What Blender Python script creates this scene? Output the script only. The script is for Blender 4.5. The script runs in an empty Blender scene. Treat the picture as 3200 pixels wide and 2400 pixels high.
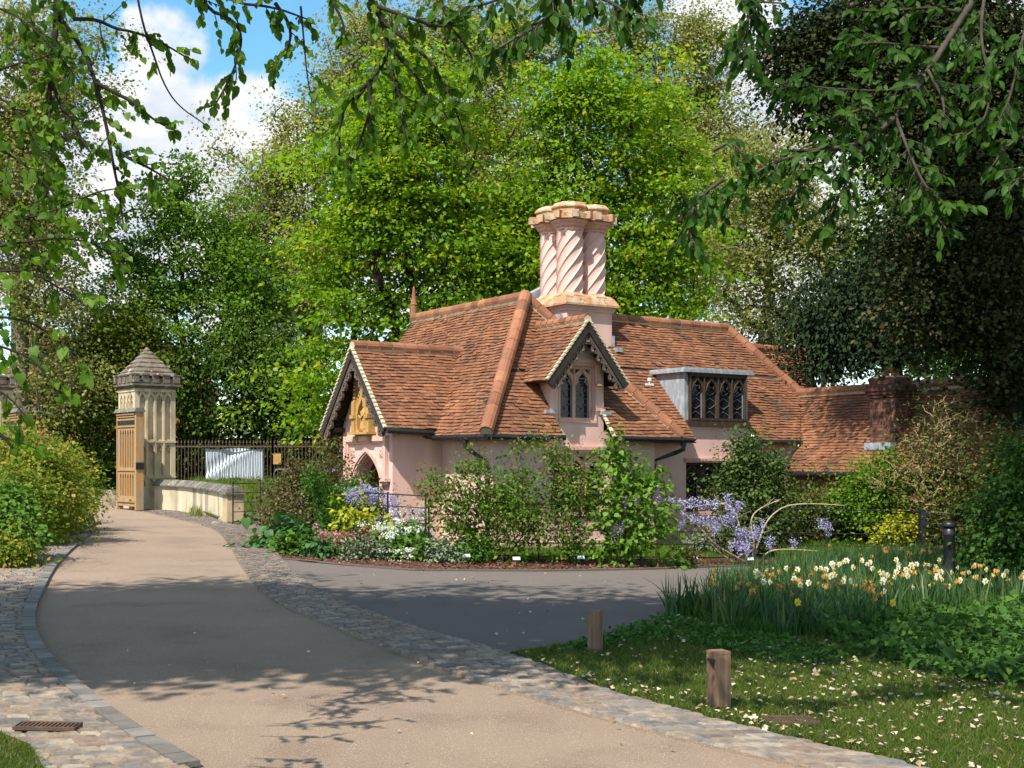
import bpy, bmesh, math, random
import numpy as np
from mathutils import Vector, Matrix

# ------------------------------------------------------------------ camera, sky, sun, exposure
S = bpy.context.scene
COL = S.collection
F = 3800.0; HZ = 1440.0; EYE = 1.8; SLOPE = 0.03
cd = bpy.data.cameras.new("camera"); cam = bpy.data.objects.new("camera", cd); COL.objects.link(cam)
cam.location = (0, 0, EYE); cam.rotation_euler = (math.radians(90), 0, 0)
cd.sensor_width = 36; cd.lens = F / 3200 * 36; cd.shift_y = 240 / 3200; cd.clip_start = .1; cd.clip_end = 5000
S.camera = cam
S.view_settings.view_transform = 'Standard'; S.view_settings.look = 'None'
S.view_settings.exposure = 0.68; S.view_settings.gamma = 1
LIGHT = Vector((.39, .66, -1.0)).normalized()
sl = bpy.data.lights.new("sun", 'SUN'); sl.energy = 4.6; sl.angle = math.radians(.55); sl.color = (1, .945, .85)
so = bpy.data.objects.new("sun", sl); COL.objects.link(so); so.rotation_euler = LIGHT.to_track_quat('-Z', 'Y').to_euler()
so.location = (-10, -15, 30)
W = bpy.data.worlds.new("World"); S.world = W; W.use_nodes = True
nt = W.node_tree; nt.nodes.clear(); N = nt.nodes.new; LK = nt.links.new
out = N('ShaderNodeOutputWorld'); bg = N('ShaderNodeBackground'); bg.inputs['Strength'].default_value = .125
sky = N('ShaderNodeTexSky'); sky.sky_type = 'NISHITA'; sky.sun_disc = False
sky.sun_elevation = math.asin(-LIGHT.z); sky.sun_rotation = math.atan2(-LIGHT.x, -LIGHT.y); sky.air_density = 1.0; sky.dust_density = .3; sky.ozone_density = 2.0
hs = N('ShaderNodeHueSaturation'); hs.inputs['Saturation'].default_value = 1.22; hs.inputs['Value'].default_value = 1.25; hs.inputs['Hue'].default_value = .485
LK(sky.outputs[0], hs.inputs['Color'])
tc = N('ShaderNodeTexCoord')
def dirv(px, py): return Vector(((px - 1600) / F, 1, (HZ - py) / F)).normalized()
acc = None
for px, py, r, wt in [(500, 165, 1.75, .72), (400, 340, 2.1, .66), (570, 430, 2.7, .85), (810, 405, 2.0, .72), (250, 720, 4.2, .8), (800, 820, 4.5, .8), (1500, 760, 6, .7), (2260, 60, 2.2, .8), (2500, 640, 6.5, .8), (3000, 300, 6, .6), (-600, 500, 9, .7)]:
    b = dirv(px, py)
    dp = N('ShaderNodeVectorMath'); dp.operation = 'DOT_PRODUCT'; dp.inputs[1].default_value = b
    LK(tc.outputs['Generated'], dp.inputs[0])
    mr = N('ShaderNodeMapRange'); mr.interpolation_type = 'SMOOTHSTEP'
    mr.inputs['From Min'].default_value = math.cos(math.radians(r * 1.5)); mr.inputs['From Max'].default_value = math.cos(math.radians(r * .35))
    mr.inputs['To Max'].default_value = wt
    LK(dp.outputs['Value'], mr.inputs['Value'])
    if acc is None: acc = mr.outputs[0]
    else:
        mx = N('ShaderNodeMath'); mx.operation = 'MAXIMUM'; LK(acc, mx.inputs[0]); LK(mr.outputs[0], mx.inputs[1]); acc = mx.outputs[0]
for dv, c0, c1, wt in ((Vector((0, -.35, 1)).normalized(), .35, .8, .42), (Vector((-1, -.4, .3)).normalized(), .5, .9, .45), (Vector((1, -.3, .4)).normalized(), .5, .9, .5)):  # extra cloud cover outside the view, added to whiten the fill light
    dp = N('ShaderNodeVectorMath'); dp.operation = 'DOT_PRODUCT'; dp.inputs[1].default_value = dv; LK(tc.outputs['Generated'], dp.inputs[0])
    mr = N('ShaderNodeMapRange'); mr.inputs['From Min'].default_value = c0; mr.inputs['From Max'].default_value = c1; mr.inputs['To Max'].default_value = wt; LK(dp.outputs['Value'], mr.inputs['Value'])
    mx = N('ShaderNodeMath'); mx.operation = 'MAXIMUM'; LK(acc, mx.inputs[0]); LK(mr.outputs[0], mx.inputs[1]); acc = mx.outputs[0]
nz = N('ShaderNodeTexNoise'); nz.inputs['Scale'].default_value = 26; nz.inputs['Detail'].default_value = 7; nz.inputs['Roughness'].default_value = .55
LK(tc.outputs['Generated'], nz.inputs['Vector'])
m1 = N('ShaderNodeMath'); m1.operation = 'MULTIPLY_ADD'; m1.inputs[1].default_value = 1.7; m1.inputs[2].default_value = -.85; LK(nz.outputs['Fac'], m1.inputs[0])
m2 = N('ShaderNodeMath'); m2.operation = 'ADD'; LK(acc, m2.inputs[0]); LK(m1.outputs[0], m2.inputs[1])
m3 = N('ShaderNodeMapRange'); m3.interpolation_type = 'SMOOTHSTEP'; m3.inputs['From Min'].default_value = .16; m3.inputs['From Max'].default_value = .66; LK(m2.outputs[0], m3.inputs['Value'])
nz2 = N('ShaderNodeTexNoise'); nz2.inputs['Scale'].default_value = 14; nz2.inputs['Detail'].default_value = 4
mp2 = N('ShaderNodeMapping'); mp2.inputs['Location'].default_value = (3, 1, .5); mp2.inputs['Scale'].default_value = (1, 1, 2.2)
LK(tc.outputs['Generated'], mp2.inputs['Vector']); LK(mp2.outputs[0], nz2.inputs['Vector'])
cr = N('ShaderNodeValToRGB'); cr.color_ramp.elements[0].position = .36; cr.color_ramp.elements[0].color = (3.7, 4.1, 4.7, 1)
cr.color_ramp.elements[1].position = .56; cr.color_ramp.elements[1].color = (5.3, 5.3, 5.35, 1)
LK(nz2.outputs['Fac'], cr.inputs[0])
mixc = N('ShaderNodeMix'); mixc.data_type = 'RGBA'; LK(m3.outputs[0], mixc.inputs[0]); LK(hs.outputs[0], mixc.inputs[6]); LK(cr.outputs[0], mixc.inputs[7])
LK(mixc.outputs[2], bg.inputs['Color']); LK(bg.outputs[0], out.inputs['Surface'])
cy = S.cycles
cy.max_bounces = 6; cy.diffuse_bounces = 3; cy.glossy_bounces = 2; cy.transmission_bounces = 4; cy.transparent_max_bounces = 4
cy.caustics_reflective = False; cy.caustics_refractive = False; cy.use_denoising = True
try: cy.use_adaptive_sampling = True; cy.adaptive_threshold = .012
except Exception: pass

# ------------------------------------------------------------------ places: a photo pixel becomes a point of the world
def g(x, y=0): return -SLOPE * x
def at(px, py, Z): return Vector(((px - 1600) / F * Z, Z, EYE + (HZ - py) / F * Z))
def gz(px, py): return EYE * F / ((py - HZ) - SLOPE * (px - 1600))
def gp(px, py, dz=0.0):
    Z = gz(px, py); x = (px - 1600) / F * Z
    return Vector((x, Z, g(x) + dz))
def gd(px, Z, dz=0.0):
    x = (px - 1600) / F * Z
    return Vector((x, Z, g(x) + dz))
XA, YA, ZA = Vector((1, 0, 0)), Vector((0, 1, 0)), Vector((0, 0, 1))

# ------------------------------------------------------------------ objects
def tag(o, label=None, cat=None, group=None, kind=None):
    if label: o['label'] = label
    if cat: o['category'] = cat
    if group: o['group'] = group
    if kind: o['kind'] = kind
    return o
def thing(name, label, cat, loc=(0, 0, 0), group=None):
    o = bpy.data.objects.new(name, None); COL.objects.link(o); o.location = loc; o.empty_display_size = .2
    return tag(o, label, cat, group)
def root_of(o):
    v = Vector((0, 0, 0))
    while o: v = v + o.location; o = o.parent
    return v
def link(name, me, mat, parent=None):
    o = bpy.data.objects.new(name, me); COL.objects.link(o)
    if mat: me.materials.append(mat)
    if parent:
        o.parent = parent; o.location = -root_of(parent)
    return o
def copy_tree(o, parent=None):
    c = o.copy(); COL.objects.link(c)
    if parent: c.parent = parent
    for ch in KIDS.get(o.name, []): copy_tree(ch, c)
    return c
KIDS = {}
def reg(o):
    if o.parent: KIDS.setdefault(o.parent.name, []).append(o)
    return o
class MB:
    def __init__(s): s.V = []; s.Fc = []; s.T = []
    def add(s, vs, fs, t=.5):
        b = len(s.V); s.V.extend([tuple(v) for v in vs]); s.Fc.extend([tuple(b + i for i in f) for f in fs]); s.T.extend([t] * len(fs))
    def build(s, name, mat, parent=None, smooth=False):
        me = bpy.data.meshes.new(name); me.from_pydata(s.V, [], s.Fc)
        a = me.attributes.new('tint', 'FLOAT', 'FACE'); a.data.foreach_set('value', np.array(s.T, dtype=np.float32))
        if smooth: me.polygons.foreach_set('use_smooth', [True] * len(me.polygons))
        bm = bmesh.new(); bm.from_mesh(me); bmesh.ops.recalc_face_normals(bm, faces=bm.faces); bm.to_mesh(me); bm.free()
        me.update()
        return reg(link(name, me, mat, parent))
def fr(o, ex, ey, en): return (Vector(o), Vector(ex), Vector(ey), Vector(en))
def P3(f, x, y, d=0.0): return f[0] + f[1] * x + f[2] * y + f[3] * d
BOXF = [(0, 1, 2, 3), (7, 6, 5, 4), (0, 4, 5, 1), (1, 5, 6, 2), (2, 6, 7, 3), (3, 7, 4, 0)]
def box(mb, f, x0, x1, y0, y1, d0, d1, t=.5):
    mb.add([P3(f, x, y, d) for d in (d0, d1) for x, y in ((x0, y0), (x1, y0), (x1, y1), (x0, y1))], BOXF, t)
def wbox(mb, c, sx, sy, sz, rz=0, t=.5):
    c = Vector(c); e = Vector((math.cos(rz), math.sin(rz), 0)); n = Vector((-e.y, e.x, 0))
    box(mb, fr(c, e, n, ZA), -sx / 2, sx / 2, -sy / 2, sy / 2, 0, sz, t)
def beam(mb, a, b, w, h=None, t=.5, up=ZA):
    a = Vector(a); b = Vector(b); d = b - a; L = d.length
    if L < 1e-5: return
    d /= L
    u = up - d * up.dot(d)
    if u.length < 1e-3: u = XA - d * XA.dot(d)
    u.normalize(); n = d.cross(u); h = h or w
    box(mb, (a, d, n, u), 0, L, -w / 2, w / 2, -h / 2, h / 2, t)
def tube(mb, pts, rad, n=6, t=.5, cap=True):
    pts = [Vector(p) for p in pts]
    if not hasattr(rad, '__len__'): rad = [rad] * len(pts)
    b = len(mb.V); prev = None
    for i, p in enumerate(pts):
        d = pts[min(i + 1, len(pts) - 1)] - pts[max(i - 1, 0)]
        if d.length < 1e-7: d = Vector((0, 0, 1))
        d.normalize()
        if prev is None:
            u = d.cross(ZA) if abs(d.z) < .95 else d.cross(XA)
        else: u = prev - d * prev.dot(d)
        if u.length < 1e-6: u = d.orthogonal()
        u.normalize(); prev = u; w = d.cross(u)
        for k in range(n):
            a = 2 * math.pi * k / n; q = p + (u * math.cos(a) + w * math.sin(a)) * rad[i]; mb.V.append(tuple(q))
    for i in range(len(pts) - 1):
        for k in range(n):
            k2 = (k + 1) % n; mb.Fc.append((b + i * n + k, b + i * n + k2, b + (i + 1) * n + k2, b + (i + 1) * n + k)); mb.T.append(t)
    if cap:
        mb.Fc.append(tuple(b + k for k in range(n))[::-1]); mb.Fc.append(tuple(b + (len(pts) - 1) * n + k for k in range(n))); mb.T.extend([t, t])
def lathe(mb, c, prof, n=16, rz=0, t=.5, sx=1, sy=1):
    c = Vector(c); b = len(mb.V)
    for r, z in prof:
        for k in range(n):
            a = rz + 2 * math.pi * k / n; mb.V.append((c.x + r * math.cos(a) * sx, c.y + r * math.sin(a) * sy, c.z + z))
    for i in range(len(prof) - 1):
        for k in range(n):
            k2 = (k + 1) % n; mb.Fc.append((b + i * n + k, b + i * n + k2, b + (i + 1) * n + k2, b + (i + 1) * n + k)); mb.T.append(t)
    mb.Fc.append(tuple(b + k for k in range(n))[::-1]); mb.Fc.append(tuple(b + (len(prof) - 1) * n + k for k in range(n))); mb.T.extend([t, t])
def plate(mb, f, outer, holes=(), d0=0.0, d1=.05, t=.5, back=True):
    """a board cut to an outline with holes, lying in frame f between depths d0 and d1"""
    bm = bmesh.new(); loops = []
    for lp in [outer] + list(holes):
        vs = [bm.verts.new((x, y, 0)) for x, y in lp]; loops.append(vs)
        for i in range(len(vs)): bm.edges.new((vs[i], vs[(i + 1) % len(vs)]))
    bmesh.ops.triangle_fill(bm, use_beauty=True, use_dissolve=False, edges=list(bm.edges), normal=(0, 0, 1))
    bm.verts.index_update()
    vs = [v.co.copy() for v in bm.verts]; tri = [[v.index for v in q.verts] for q in bm.faces]
    idx = [[v.index for v in lp] for lp in loops]; bm.free(); n = len(vs)
    V = [P3(f, v.x, v.y, d0) for v in vs] + [P3(f, v.x, v.y, d1) for v in vs]
    Fs = list(tri) + ([[i + n for i in q][::-1] for q in tri] if back else [])
    for lp in idx:
        for i in range(len(lp)):
            a, b = lp[i], lp[(i + 1) % len(lp)]; Fs.append((a, b, b + n, a + n))
    mb.add(V, Fs, t)
def arc(cx, cy, r, a0, a1, n):
    return [(cx + r * math.cos(math.radians(a0 + (a1 - a0) * i / n)), cy + r * math.sin(math.radians(a0 + (a1 - a0) * i / n))) for i in range(n + 1)]
def lancet(cx, y0, w, ys, yt, n=7, ogee=False):
    """a pointed opening: sill y0, springing ys, apex yt"""
    h = w / 2; p = [(cx - h, y0), (cx + h, y0)]
    R = []
    for i in range(n + 1):
        k = i / n
        if ogee:
            x = h * (1 - k) ** .62 * (1 - .0 * k) if k < .55 else h * (1 - .55) ** .62 * ((1 - k) / .45) ** 1.6
        else: x = h * math.cos(k * math.pi / 2) ** .8
        R.append((cx + x, ys + (yt - ys) * k))
    R[-1] = (cx, yt)
    Lf = [(2 * cx - x, y) for x, y in R[:-1]][::-1]
    return p + (R if R[0] != p[1] else R[1:]) + Lf
def fast_mesh(name, V, Fs, k, mat, parent=None, tint=None, smooth=False):
    """V (n,3), Fs (m,k): bulk mesh"""
    V = np.ascontiguousarray(V, dtype=np.float32); Fs = np.ascontiguousarray(Fs, dtype=np.int32)
    me = bpy.data.meshes.new(name); me.vertices.add(len(V)); me.vertices.foreach_set('co', V.ravel())
    m = len(Fs); me.loops.add(m * k); me.loops.foreach_set('vertex_index', Fs.ravel())
    me.polygons.add(m); me.polygons.foreach_set('loop_start', np.arange(0, m * k, k, dtype=np.int32))
    try: me.polygons.foreach_set('loop_total', np.full(m, k, dtype=np.int32))
    except Exception: pass
    if smooth: me.polygons.foreach_set('use_smooth', np.ones(m, dtype=bool))
    me.update(calc_edges=True)
    if tint is not None:
        a = me.attributes.new('tint', 'FLOAT', 'FACE'); a.data.foreach_set('value', np.ascontiguousarray(tint, dtype=np.float32))
    return reg(link(name, me, mat, parent))

# ------------------------------------------------------------------ materials
def srgb(r, g_, b): return tuple(((c / 255) / 12.92 if c / 255 <= .04045 else ((c / 255 + .055) / 1.055) ** 2.4) for c in (r, g_, b))
def mat(name, c1, c2=None, rough=.85, scale=6, bump=.15, bscale=60, spec=.25, tint=0.0, c3=None, scale3=1.3, thr3=.6, soft3=.12, metal=0.0, streak=None, c4=None, scale4=90, thr4=.7):
    """stone, plaster, wood, metal: two-tone noise, optional patches (c3), specks (c4), per-face tint and bump"""
    m = bpy.data.materials.new(name); m.use_nodes = True; t = m.node_tree; n = t.nodes.new; l = t.links.new
    b = t.nodes['Principled BSDF']; b.inputs['Roughness'].default_value = rough; b.inputs['Specular IOR Level'].default_value = spec; b.inputs['Metallic'].default_value = metal
    co = n('ShaderNodeTexCoord'); vec = co.outputs['Object']
    if streak:
        mp = n('ShaderNodeMapping'); mp.inputs['Scale'].default_value = streak; l(vec, mp.inputs['Vector']); vec = mp.outputs[0]
    c2 = c2 or tuple(x * .72 for x in c1)
    a = n('ShaderNodeTexNoise'); a.inputs['Scale'].default_value = scale; a.inputs['Detail'].default_value = 6; a.inputs['Roughness'].default_value = .6; l(vec, a.inputs['Vector'])
    r = n('ShaderNodeMapRange'); r.inputs['From Min'].default_value = .32; r.inputs['From Max'].default_value = .68; l(a.outputs['Fac'], r.inputs['Value'])
    x = n('ShaderNodeMix'); x.data_type = 'RGBA'; x.inputs[6].default_value = (*c1, 1); x.inputs[7].default_value = (*c2, 1); l(r.outputs[0], x.inputs[0]); c = x.outputs[2]
    for cc, sc, th, sf in ((c3, scale3, thr3, soft3), (c4, scale4, thr4, .03)):
        if not cc: continue
        a3 = n('ShaderNodeTexNoise'); a3.inputs['Scale'].default_value = sc; a3.inputs['Detail'].default_value = 5; l(vec, a3.inputs['Vector'])
        r3 = n('ShaderNodeMapRange'); r3.inputs['From Min'].default_value = th - sf; r3.inputs['From Max'].default_value = th + sf; l(a3.outputs['Fac'], r3.inputs['Value'])
        x3 = n('ShaderNodeMix'); x3.data_type = 'RGBA'; x3.inputs[7].default_value = (*cc, 1); l(r3.outputs[0], x3.inputs[0]); l(c, x3.inputs[6]); c = x3.outputs[2]
    if tint:
        at_ = n('ShaderNodeAttribute'); at_.attribute_name = 'tint'
        r4 = n('ShaderNodeMapRange'); r4.inputs['To Min'].default_value = 1 - tint; r4.inputs['To Max'].default_value = 1 + tint; l(at_.outputs['Fac'], r4.inputs['Value'])
        v = n('ShaderNodeVectorMath'); v.operation = 'SCALE'; l(c, v.inputs[0]); l(r4.outputs[0], v.inputs['Scale']); c = v.outputs[0]
    l(c, b.inputs['Base Color'])
    if bump:
        nb = n('ShaderNodeTexNoise'); nb.inputs['Scale'].default_value = bscale; nb.inputs['Detail'].default_value = 5; l(co.outputs['Object'] if not streak else vec, nb.inputs['Vector'])
        bp = n('ShaderNodeBump'); bp.inputs['Strength'].default_value = bump; bp.inputs['Distance'].default_value = .02; l(nb.outputs['Fac'], bp.inputs['Height']); l(bp.outputs[0], b.inputs['Normal'])
    return m
def leafmat(name, ca, cb, trans=.4, tc=None, rough=.5, spec=.25, cc=None):
    """leaves: each leaf its own shade between ca and cb (cc for the odd one), light passes through them"""
    m = bpy.data.materials.new(name); m.use_nodes = True; t = m.node_tree; n = t.nodes.new; l = t.links.new
    b = t.nodes['Principled BSDF']; b.inputs['Roughness'].default_value = rough; b.inputs['Specular IOR Level'].default_value = spec
    at_ = n('ShaderNodeAttribute'); at_.attribute_name = 'tint'
    r = n('ShaderNodeValToRGB'); e = r.color_ramp.elements; e[0].color = (*ca, 1); e[1].color = (*cb, 1); e[1].position = .8
    if cc: q = e.new(.93); q.color = (*cc, 1); q2 = e.new(.86); q2.color = (*cb, 1)
    l(at_.outputs['Fac'], r.inputs[0]); l(r.outputs[0], b.inputs['Base Color'])
    tr = n('ShaderNodeBsdfTranslucent'); mx = n('ShaderNodeMixShader'); mx.inputs[0].default_value = trans
    h = n('ShaderNodeMix'); h.data_type = 'RGBA'; h.blend_type = 'MULTIPLY'; h.inputs[0].default_value = 1; h.inputs[7].default_value = (*(tc or (1.3, 1.35, .6)), 1); l(r.outputs[0], h.inputs[6]); l(h.outputs[2], tr.inputs['Color'])
    l(b.outputs[0], mx.inputs[1]); l(tr.outputs[0], mx.inputs[2]); l(mx.outputs[0], t.nodes['Material Output'].inputs['Surface'])
    return m
M = {}
M['pink'] = mat('pink_render', (.76, .515, .45), (.70, .45, .385), rough=.9, scale=2.2, bump=.12, bscale=90, spec=.15, c3=(.55, .36, .30), scale3=1.6, thr3=.60, streak=(1, 1, .3))
M['pinkstone'] = mat('pink_painted_stone', (.72, .46, .385), (.64, .38, .31), rough=.85, scale=5, bump=.08, bscale=90, c3=(.55, .30, .22), scale3=3, thr3=.64)
M['capstone'] = mat('terracotta_cap', (.55, .27, .14), (.40, .20, .11), rough=.9, scale=5, bump=.3, bscale=60, c3=(.50, .42, .28), scale3=4, thr3=.53, c4=(.2, .17, .1), scale4=14, thr4=.62)
M['tile'] = mat('clay_roof_tiles', (.265, .118, .060), (.185, .082, .045), rough=.85, scale=.9, bump=.2, bscale=70, spec=.2, tint=.30, c3=(.105, .06, .04), scale3=1.7, thr3=.63, soft3=.12, c4=(.5, .45, .36), scale4=30, thr4=.77)
M['ridge'] = mat('ridge_clay', (.32, .137, .070), (.23, .096, .052), rough=.8, scale=4, bump=.2, bscale=50, tint=.3, c3=(.20, .10, .06), scale3=2.6, thr3=.6, c4=(.5, .45, .35), scale4=28, thr4=.74)
M['mortar'] = mat('lime_mortar', (.62, .53, .38), (.45, .37, .25), rough=.95, scale=9, bump=.3)
M['lead'] = mat('lead_sheet', (.33, .36, .39), (.22, .25, .28), rough=.5, scale=5, bump=.08, bscale=18, spec=.4, c3=(.45, .48, .5), scale3=6, thr3=.6, streak=(2, 2, .7))
M['oak'] = mat('dark_oak', (.075, .045, .03), (.035, .022, .016), rough=.75, scale=10, bump=.25, bscale=40, spec=.3, streak=(1, 1, .2), tint=.3)
M['barge'] = mat('dark_bargeboard', (.055, .04, .032), (.03, .023, .019), rough=.7, scale=6, bump=.2, bscale=40, spec=.3)
M['black'] = mat('black_ironwork', (.012, .013, .015), (.02, .02, .022), rough=.4, scale=8, bump=.04, spec=.45)
M['rust'] = mat('rusty_iron', (.13, .075, .045), (.07, .045, .032), rough=.8, scale=12, bump=.2, spec=.3)
M['sand'] = mat('ochre_sandstone', (.50, .30, .10), (.38, .22, .075), rough=.92, scale=7, bump=.3, bscale=40)
M['stone'] = mat('pale_limestone', (.62, .51, .34), (.48, .385, .25), rough=.93, scale=3, bump=.3, bscale=24, c3=(.20, .165, .12), scale3=1.5, thr3=.63, streak=(1, 1, .55))
M['wallstone'] = mat('pale_wall_render', (.68, .58, .41), (.54, .45, .31), rough=.93, scale=3, bump=.3, bscale=20, c3=(.17, .145, .11), scale3=2.6, thr3=.6, streak=(1, 1, .16))
M['buff'] = mat('buff_stone', (.56, .43, .26), (.44, .33, .2), rough=.92, scale=4, bump=.3, bscale=30, c3=(.3, .24, .17), scale3=3, thr3=.62)
M['moss'] = mat('mossy_stone', (.22, .19, .145), (.12, .10, .075), rough=.95, scale=5, bump=.5, bscale=18, c3=(.11, .06, .04), scale3=3, thr3=.6, c4=(.62, .6, .55), scale4=7, thr4=.66)
M['coping'] = mat('weathered_stone_tiles', (.21, .185, .155), (.13, .115, .1), rough=.95, scale=5, bump=.4, bscale=20, tint=.3, c4=(.5, .48, .42), scale4=12, thr4=.68)
M['gatewood'] = mat('honey_oak', (.48, .275, .095), (.34, .19, .07), rough=.7, scale=5, bump=.25, bscale=30, streak=(3, 3, .3), c3=(.30, .24, .19), scale3=3.5, thr3=.56, tint=.15)
M['bollard'] = mat('weathered_hardwood', (.29, .175, .105), (.165, .10, .065), rough=.8, scale=14, bump=.3, bscale=22, streak=(3, 3, .22), tint=.12, c3=(.10, .065, .045), scale3=5, thr3=.62)
M['brick'] = mat('dark_brick', (.17, .075, .05), (.11, .055, .042), rough=.9, scale=5, bump=.3, bscale=50, tint=.4)
M['redbrick'] = mat('red_brick', (.36, .12, .07), (.28, .09, .05), rough=.9, scale=8, bump=.2)
M['white'] = mat('white_paint', (.8, .8, .78), (.7, .7, .69), rough=.5, scale=4, bump=.02)
M['banner'] = mat('grey_white_vinyl', (.60, .67, .74), (.54, .61, .68), rough=.4, scale=2, bump=.03, spec=.4)
M['boulder'] = mat('rough_stone', (.34, .28, .21), (.2, .165, .12), rough=.95, scale=6, bump=.6, bscale=14)
def glassmat():
    m = bpy.data.materials.new('window_glass'); m.use_nodes = True; b = m.node_tree.nodes['Principled BSDF']
    b.inputs['Base Color'].default_value = (.012, .014, .016, 1); b.inputs['Roughness'].default_value = .12; b.inputs['Specular IOR Level'].default_value = .5
    t = m.node_tree; nn = t.nodes.new('ShaderNodeTexNoise'); nn.inputs['Scale'].default_value = 9; bp = t.nodes.new('ShaderNodeBump'); bp.inputs['Strength'].default_value = .25; bp.inputs['Distance'].default_value = .02
    t.links.new(nn.outputs['Fac'], bp.inputs['Height']); t.links.new(bp.outputs[0], b.inputs['Normal'])
    return m
M['glass'] = glassmat()
M['bark'] = mat('dark_bark', (.035, .027, .02), (.02, .016, .012), rough=.95, scale=6, bump=.6, bscale=12, streak=(2, 2, .5))
M['barkgrey'] = mat('grey_brown_bark', (.17, .14, .10), (.095, .075, .055), rough=.95, scale=3, bump=.5, bscale=10, c3=(.26, .23, .16), scale3=2, thr3=.6)
M['twig'] = mat('pale_twigs', (.46, .32, .17), (.32, .21, .115), rough=.9, scale=6, bump=.3, bscale=40)
M['vine'] = mat('pale_vine_stem', (.50, .40, .27), (.35, .27, .175), rough=.9, scale=10, bump=.3, bscale=40)
L_ = {}
def rampmat(name, cols, rough=.85, spec=.2, bump=.25, bscale=50, var=.25, vscale=20, trans=0.0):
    m = bpy.data.materials.new(name); m.use_nodes = True; t = m.node_tree; n = t.nodes.new; l = t.links.new
    b = t.nodes['Principled BSDF']; b.inputs['Roughness'].default_value = rough; b.inputs['Specular IOR Level'].default_value = spec
    at_ = n('ShaderNodeAttribute'); at_.attribute_name = 'tint'
    r = n('ShaderNodeValToRGB'); e = r.color_ramp.elements
    e[0].color = (*cols[0], 1); e[1].color = (*cols[-1], 1)
    for i, c in enumerate(cols[1:-1]): q = e.new((i + 1) / (len(cols) - 1)); q.color = (*c, 1)
    l(at_.outputs['Fac'], r.inputs[0])
    co = n('ShaderNodeTexCoord'); a = n('ShaderNodeTexNoise'); a.inputs['Scale'].default_value = vscale; a.inputs['Detail'].default_value = 6; l(co.outputs['Object'], a.inputs['Vector'])
    mr = n('ShaderNodeMapRange'); mr.inputs['From Min'].default_value = .3; mr.inputs['From Max'].default_value = .7; mr.inputs['To Min'].default_value = 1 - var; mr.inputs['To Max'].default_value = 1 + var; l(a.outputs['Fac'], mr.inputs['Value'])
    v = n('ShaderNodeVectorMath'); v.operation = 'SCALE'; l(r.outputs[0], v.inputs[0]); l(mr.outputs[0], v.inputs['Scale']); l(v.outputs[0], b.inputs['Base Color'])
    nb = n('ShaderNodeTexNoise'); nb.inputs['Scale'].default_value = bscale; nb.inputs['Detail'].default_value = 4; l(co.outputs['Object'], nb.inputs['Vector'])
    bp = n('ShaderNodeBump'); bp.inputs['Strength'].default_value = bump; bp.inputs['Distance'].default_value = .015; l(nb.outputs['Fac'], bp.inputs['Height']); l(bp.outputs[0], b.inputs['Normal'])
    return m
M['road'] = mat('resin_bound_gravel', (.335, .243, .175), (.265, .193, .14), rough=.95, scale=.55, bump=.7, bscale=190, spec=.15, c3=(.23, .165, .12), scale3=1.1, thr3=.64, soft3=.1, c4=(.56, .46, .37), scale4=120, thr4=.62)
M['asphalt'] = mat('worn_asphalt', (.165, .143, .125), (.13, .113, .10), rough=.93, scale=.9, bump=.5, bscale=220, spec=.2, c3=(.165, .135, .115), scale3=.5, thr3=.5, c4=(.22, .2, .18), scale4=160, thr4=.66)
M['farroad'] = mat('street_asphalt', (.12, .115, .115), rough=.9, scale=2, bump=.2)
M['soil'] = mat('dark_soil', (.06, .042, .028), (.035, .025, .017), rough=1, scale=8, bump=.8, bscale=30)
M['mulch'] = mat('bark_mulch', (.115, .052, .030), (.055, .026, .017), rough=1, scale=16, bump=1.0, bscale=45, c4=(.3, .19, .11), scale4=55, thr4=.66)
M['lawn'] = mat('lawn_soil', (.055, .085, .02), (.085, .075, .035), rough=1, scale=3, bump=.8, bscale=40)
M['sett'] = rampmat('granite_setts', [(.13, .12, .112), (.27, .21, .155), (.20, .145, .11), (.31, .255, .195), (.155, .15, .148), (.24, .175, .125)], bump=.5, bscale=35, var=.28, vscale=14)
M['joint'] = mat('sandy_joints', (.27, .22, .16), (.16, .13, .09), rough=1, scale=5, bump=.5, bscale=60)
M['edging'] = mat('stone_edging', (.22, .195, .165), (.15, .135, .12), rough=.9, scale=6, bump=.3, tint=.25)

def smooth(P, it=2):
    P = [Vector(p) for p in P]
    for _ in range(it):
        Q = [P[0]]
        for i in range(len(P) - 1): Q += [P[i].lerp(P[i + 1], .25), P[i].lerp(P[i + 1], .75)]
        P = Q + [P[-1]]
    return P

# ------------------------------------------------------------------ the ground and what is laid on it
def grid_ground():
    xs = [-420, -120, -40, -20, 0, 20, 40, 120, 420]; ys = [-60, -10, 0, 20, 40, 60, 90, 200, 900]
    V = [(x, y, g(max(-40, min(40, x))) - .03) for y in ys for x in xs]; n = len(xs)
    Fs = [(j * n + i, j * n + i + 1, (j + 1) * n + i + 1, (j + 1) * n + i) for j in range(len(ys) - 1) for i in range(n - 1)]
    mb = MB(); mb.add(V, Fs); return mb
tag(grid_ground().build('ground', M['lawn']), kind='structure')
def sheet(name, pts, dz, m):
    """pts are points on the ground plane; the ground is a plane, so the sheet is one flat polygon"""
    mb = MB(); o = Vector((0, 0, dz)); f = fr(o, Vector((1, 0, -SLOPE)), YA, ZA)
    plate(mb, f, [(p.x, p.y) for p in pts], [], -.02, 0, back=False)
    return tag(mb.build(name, m), kind='structure')
def px(L): return [gp(*p) for p in L]
ROADL = [(600, 2420), (593, 2400), (376, 2272), (217, 2141), (104, 2026), (84, 1939), (108, 1867), (159, 1772), (217, 1715), (282, 1664), (289, 1635), (262, 1600)]
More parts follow.
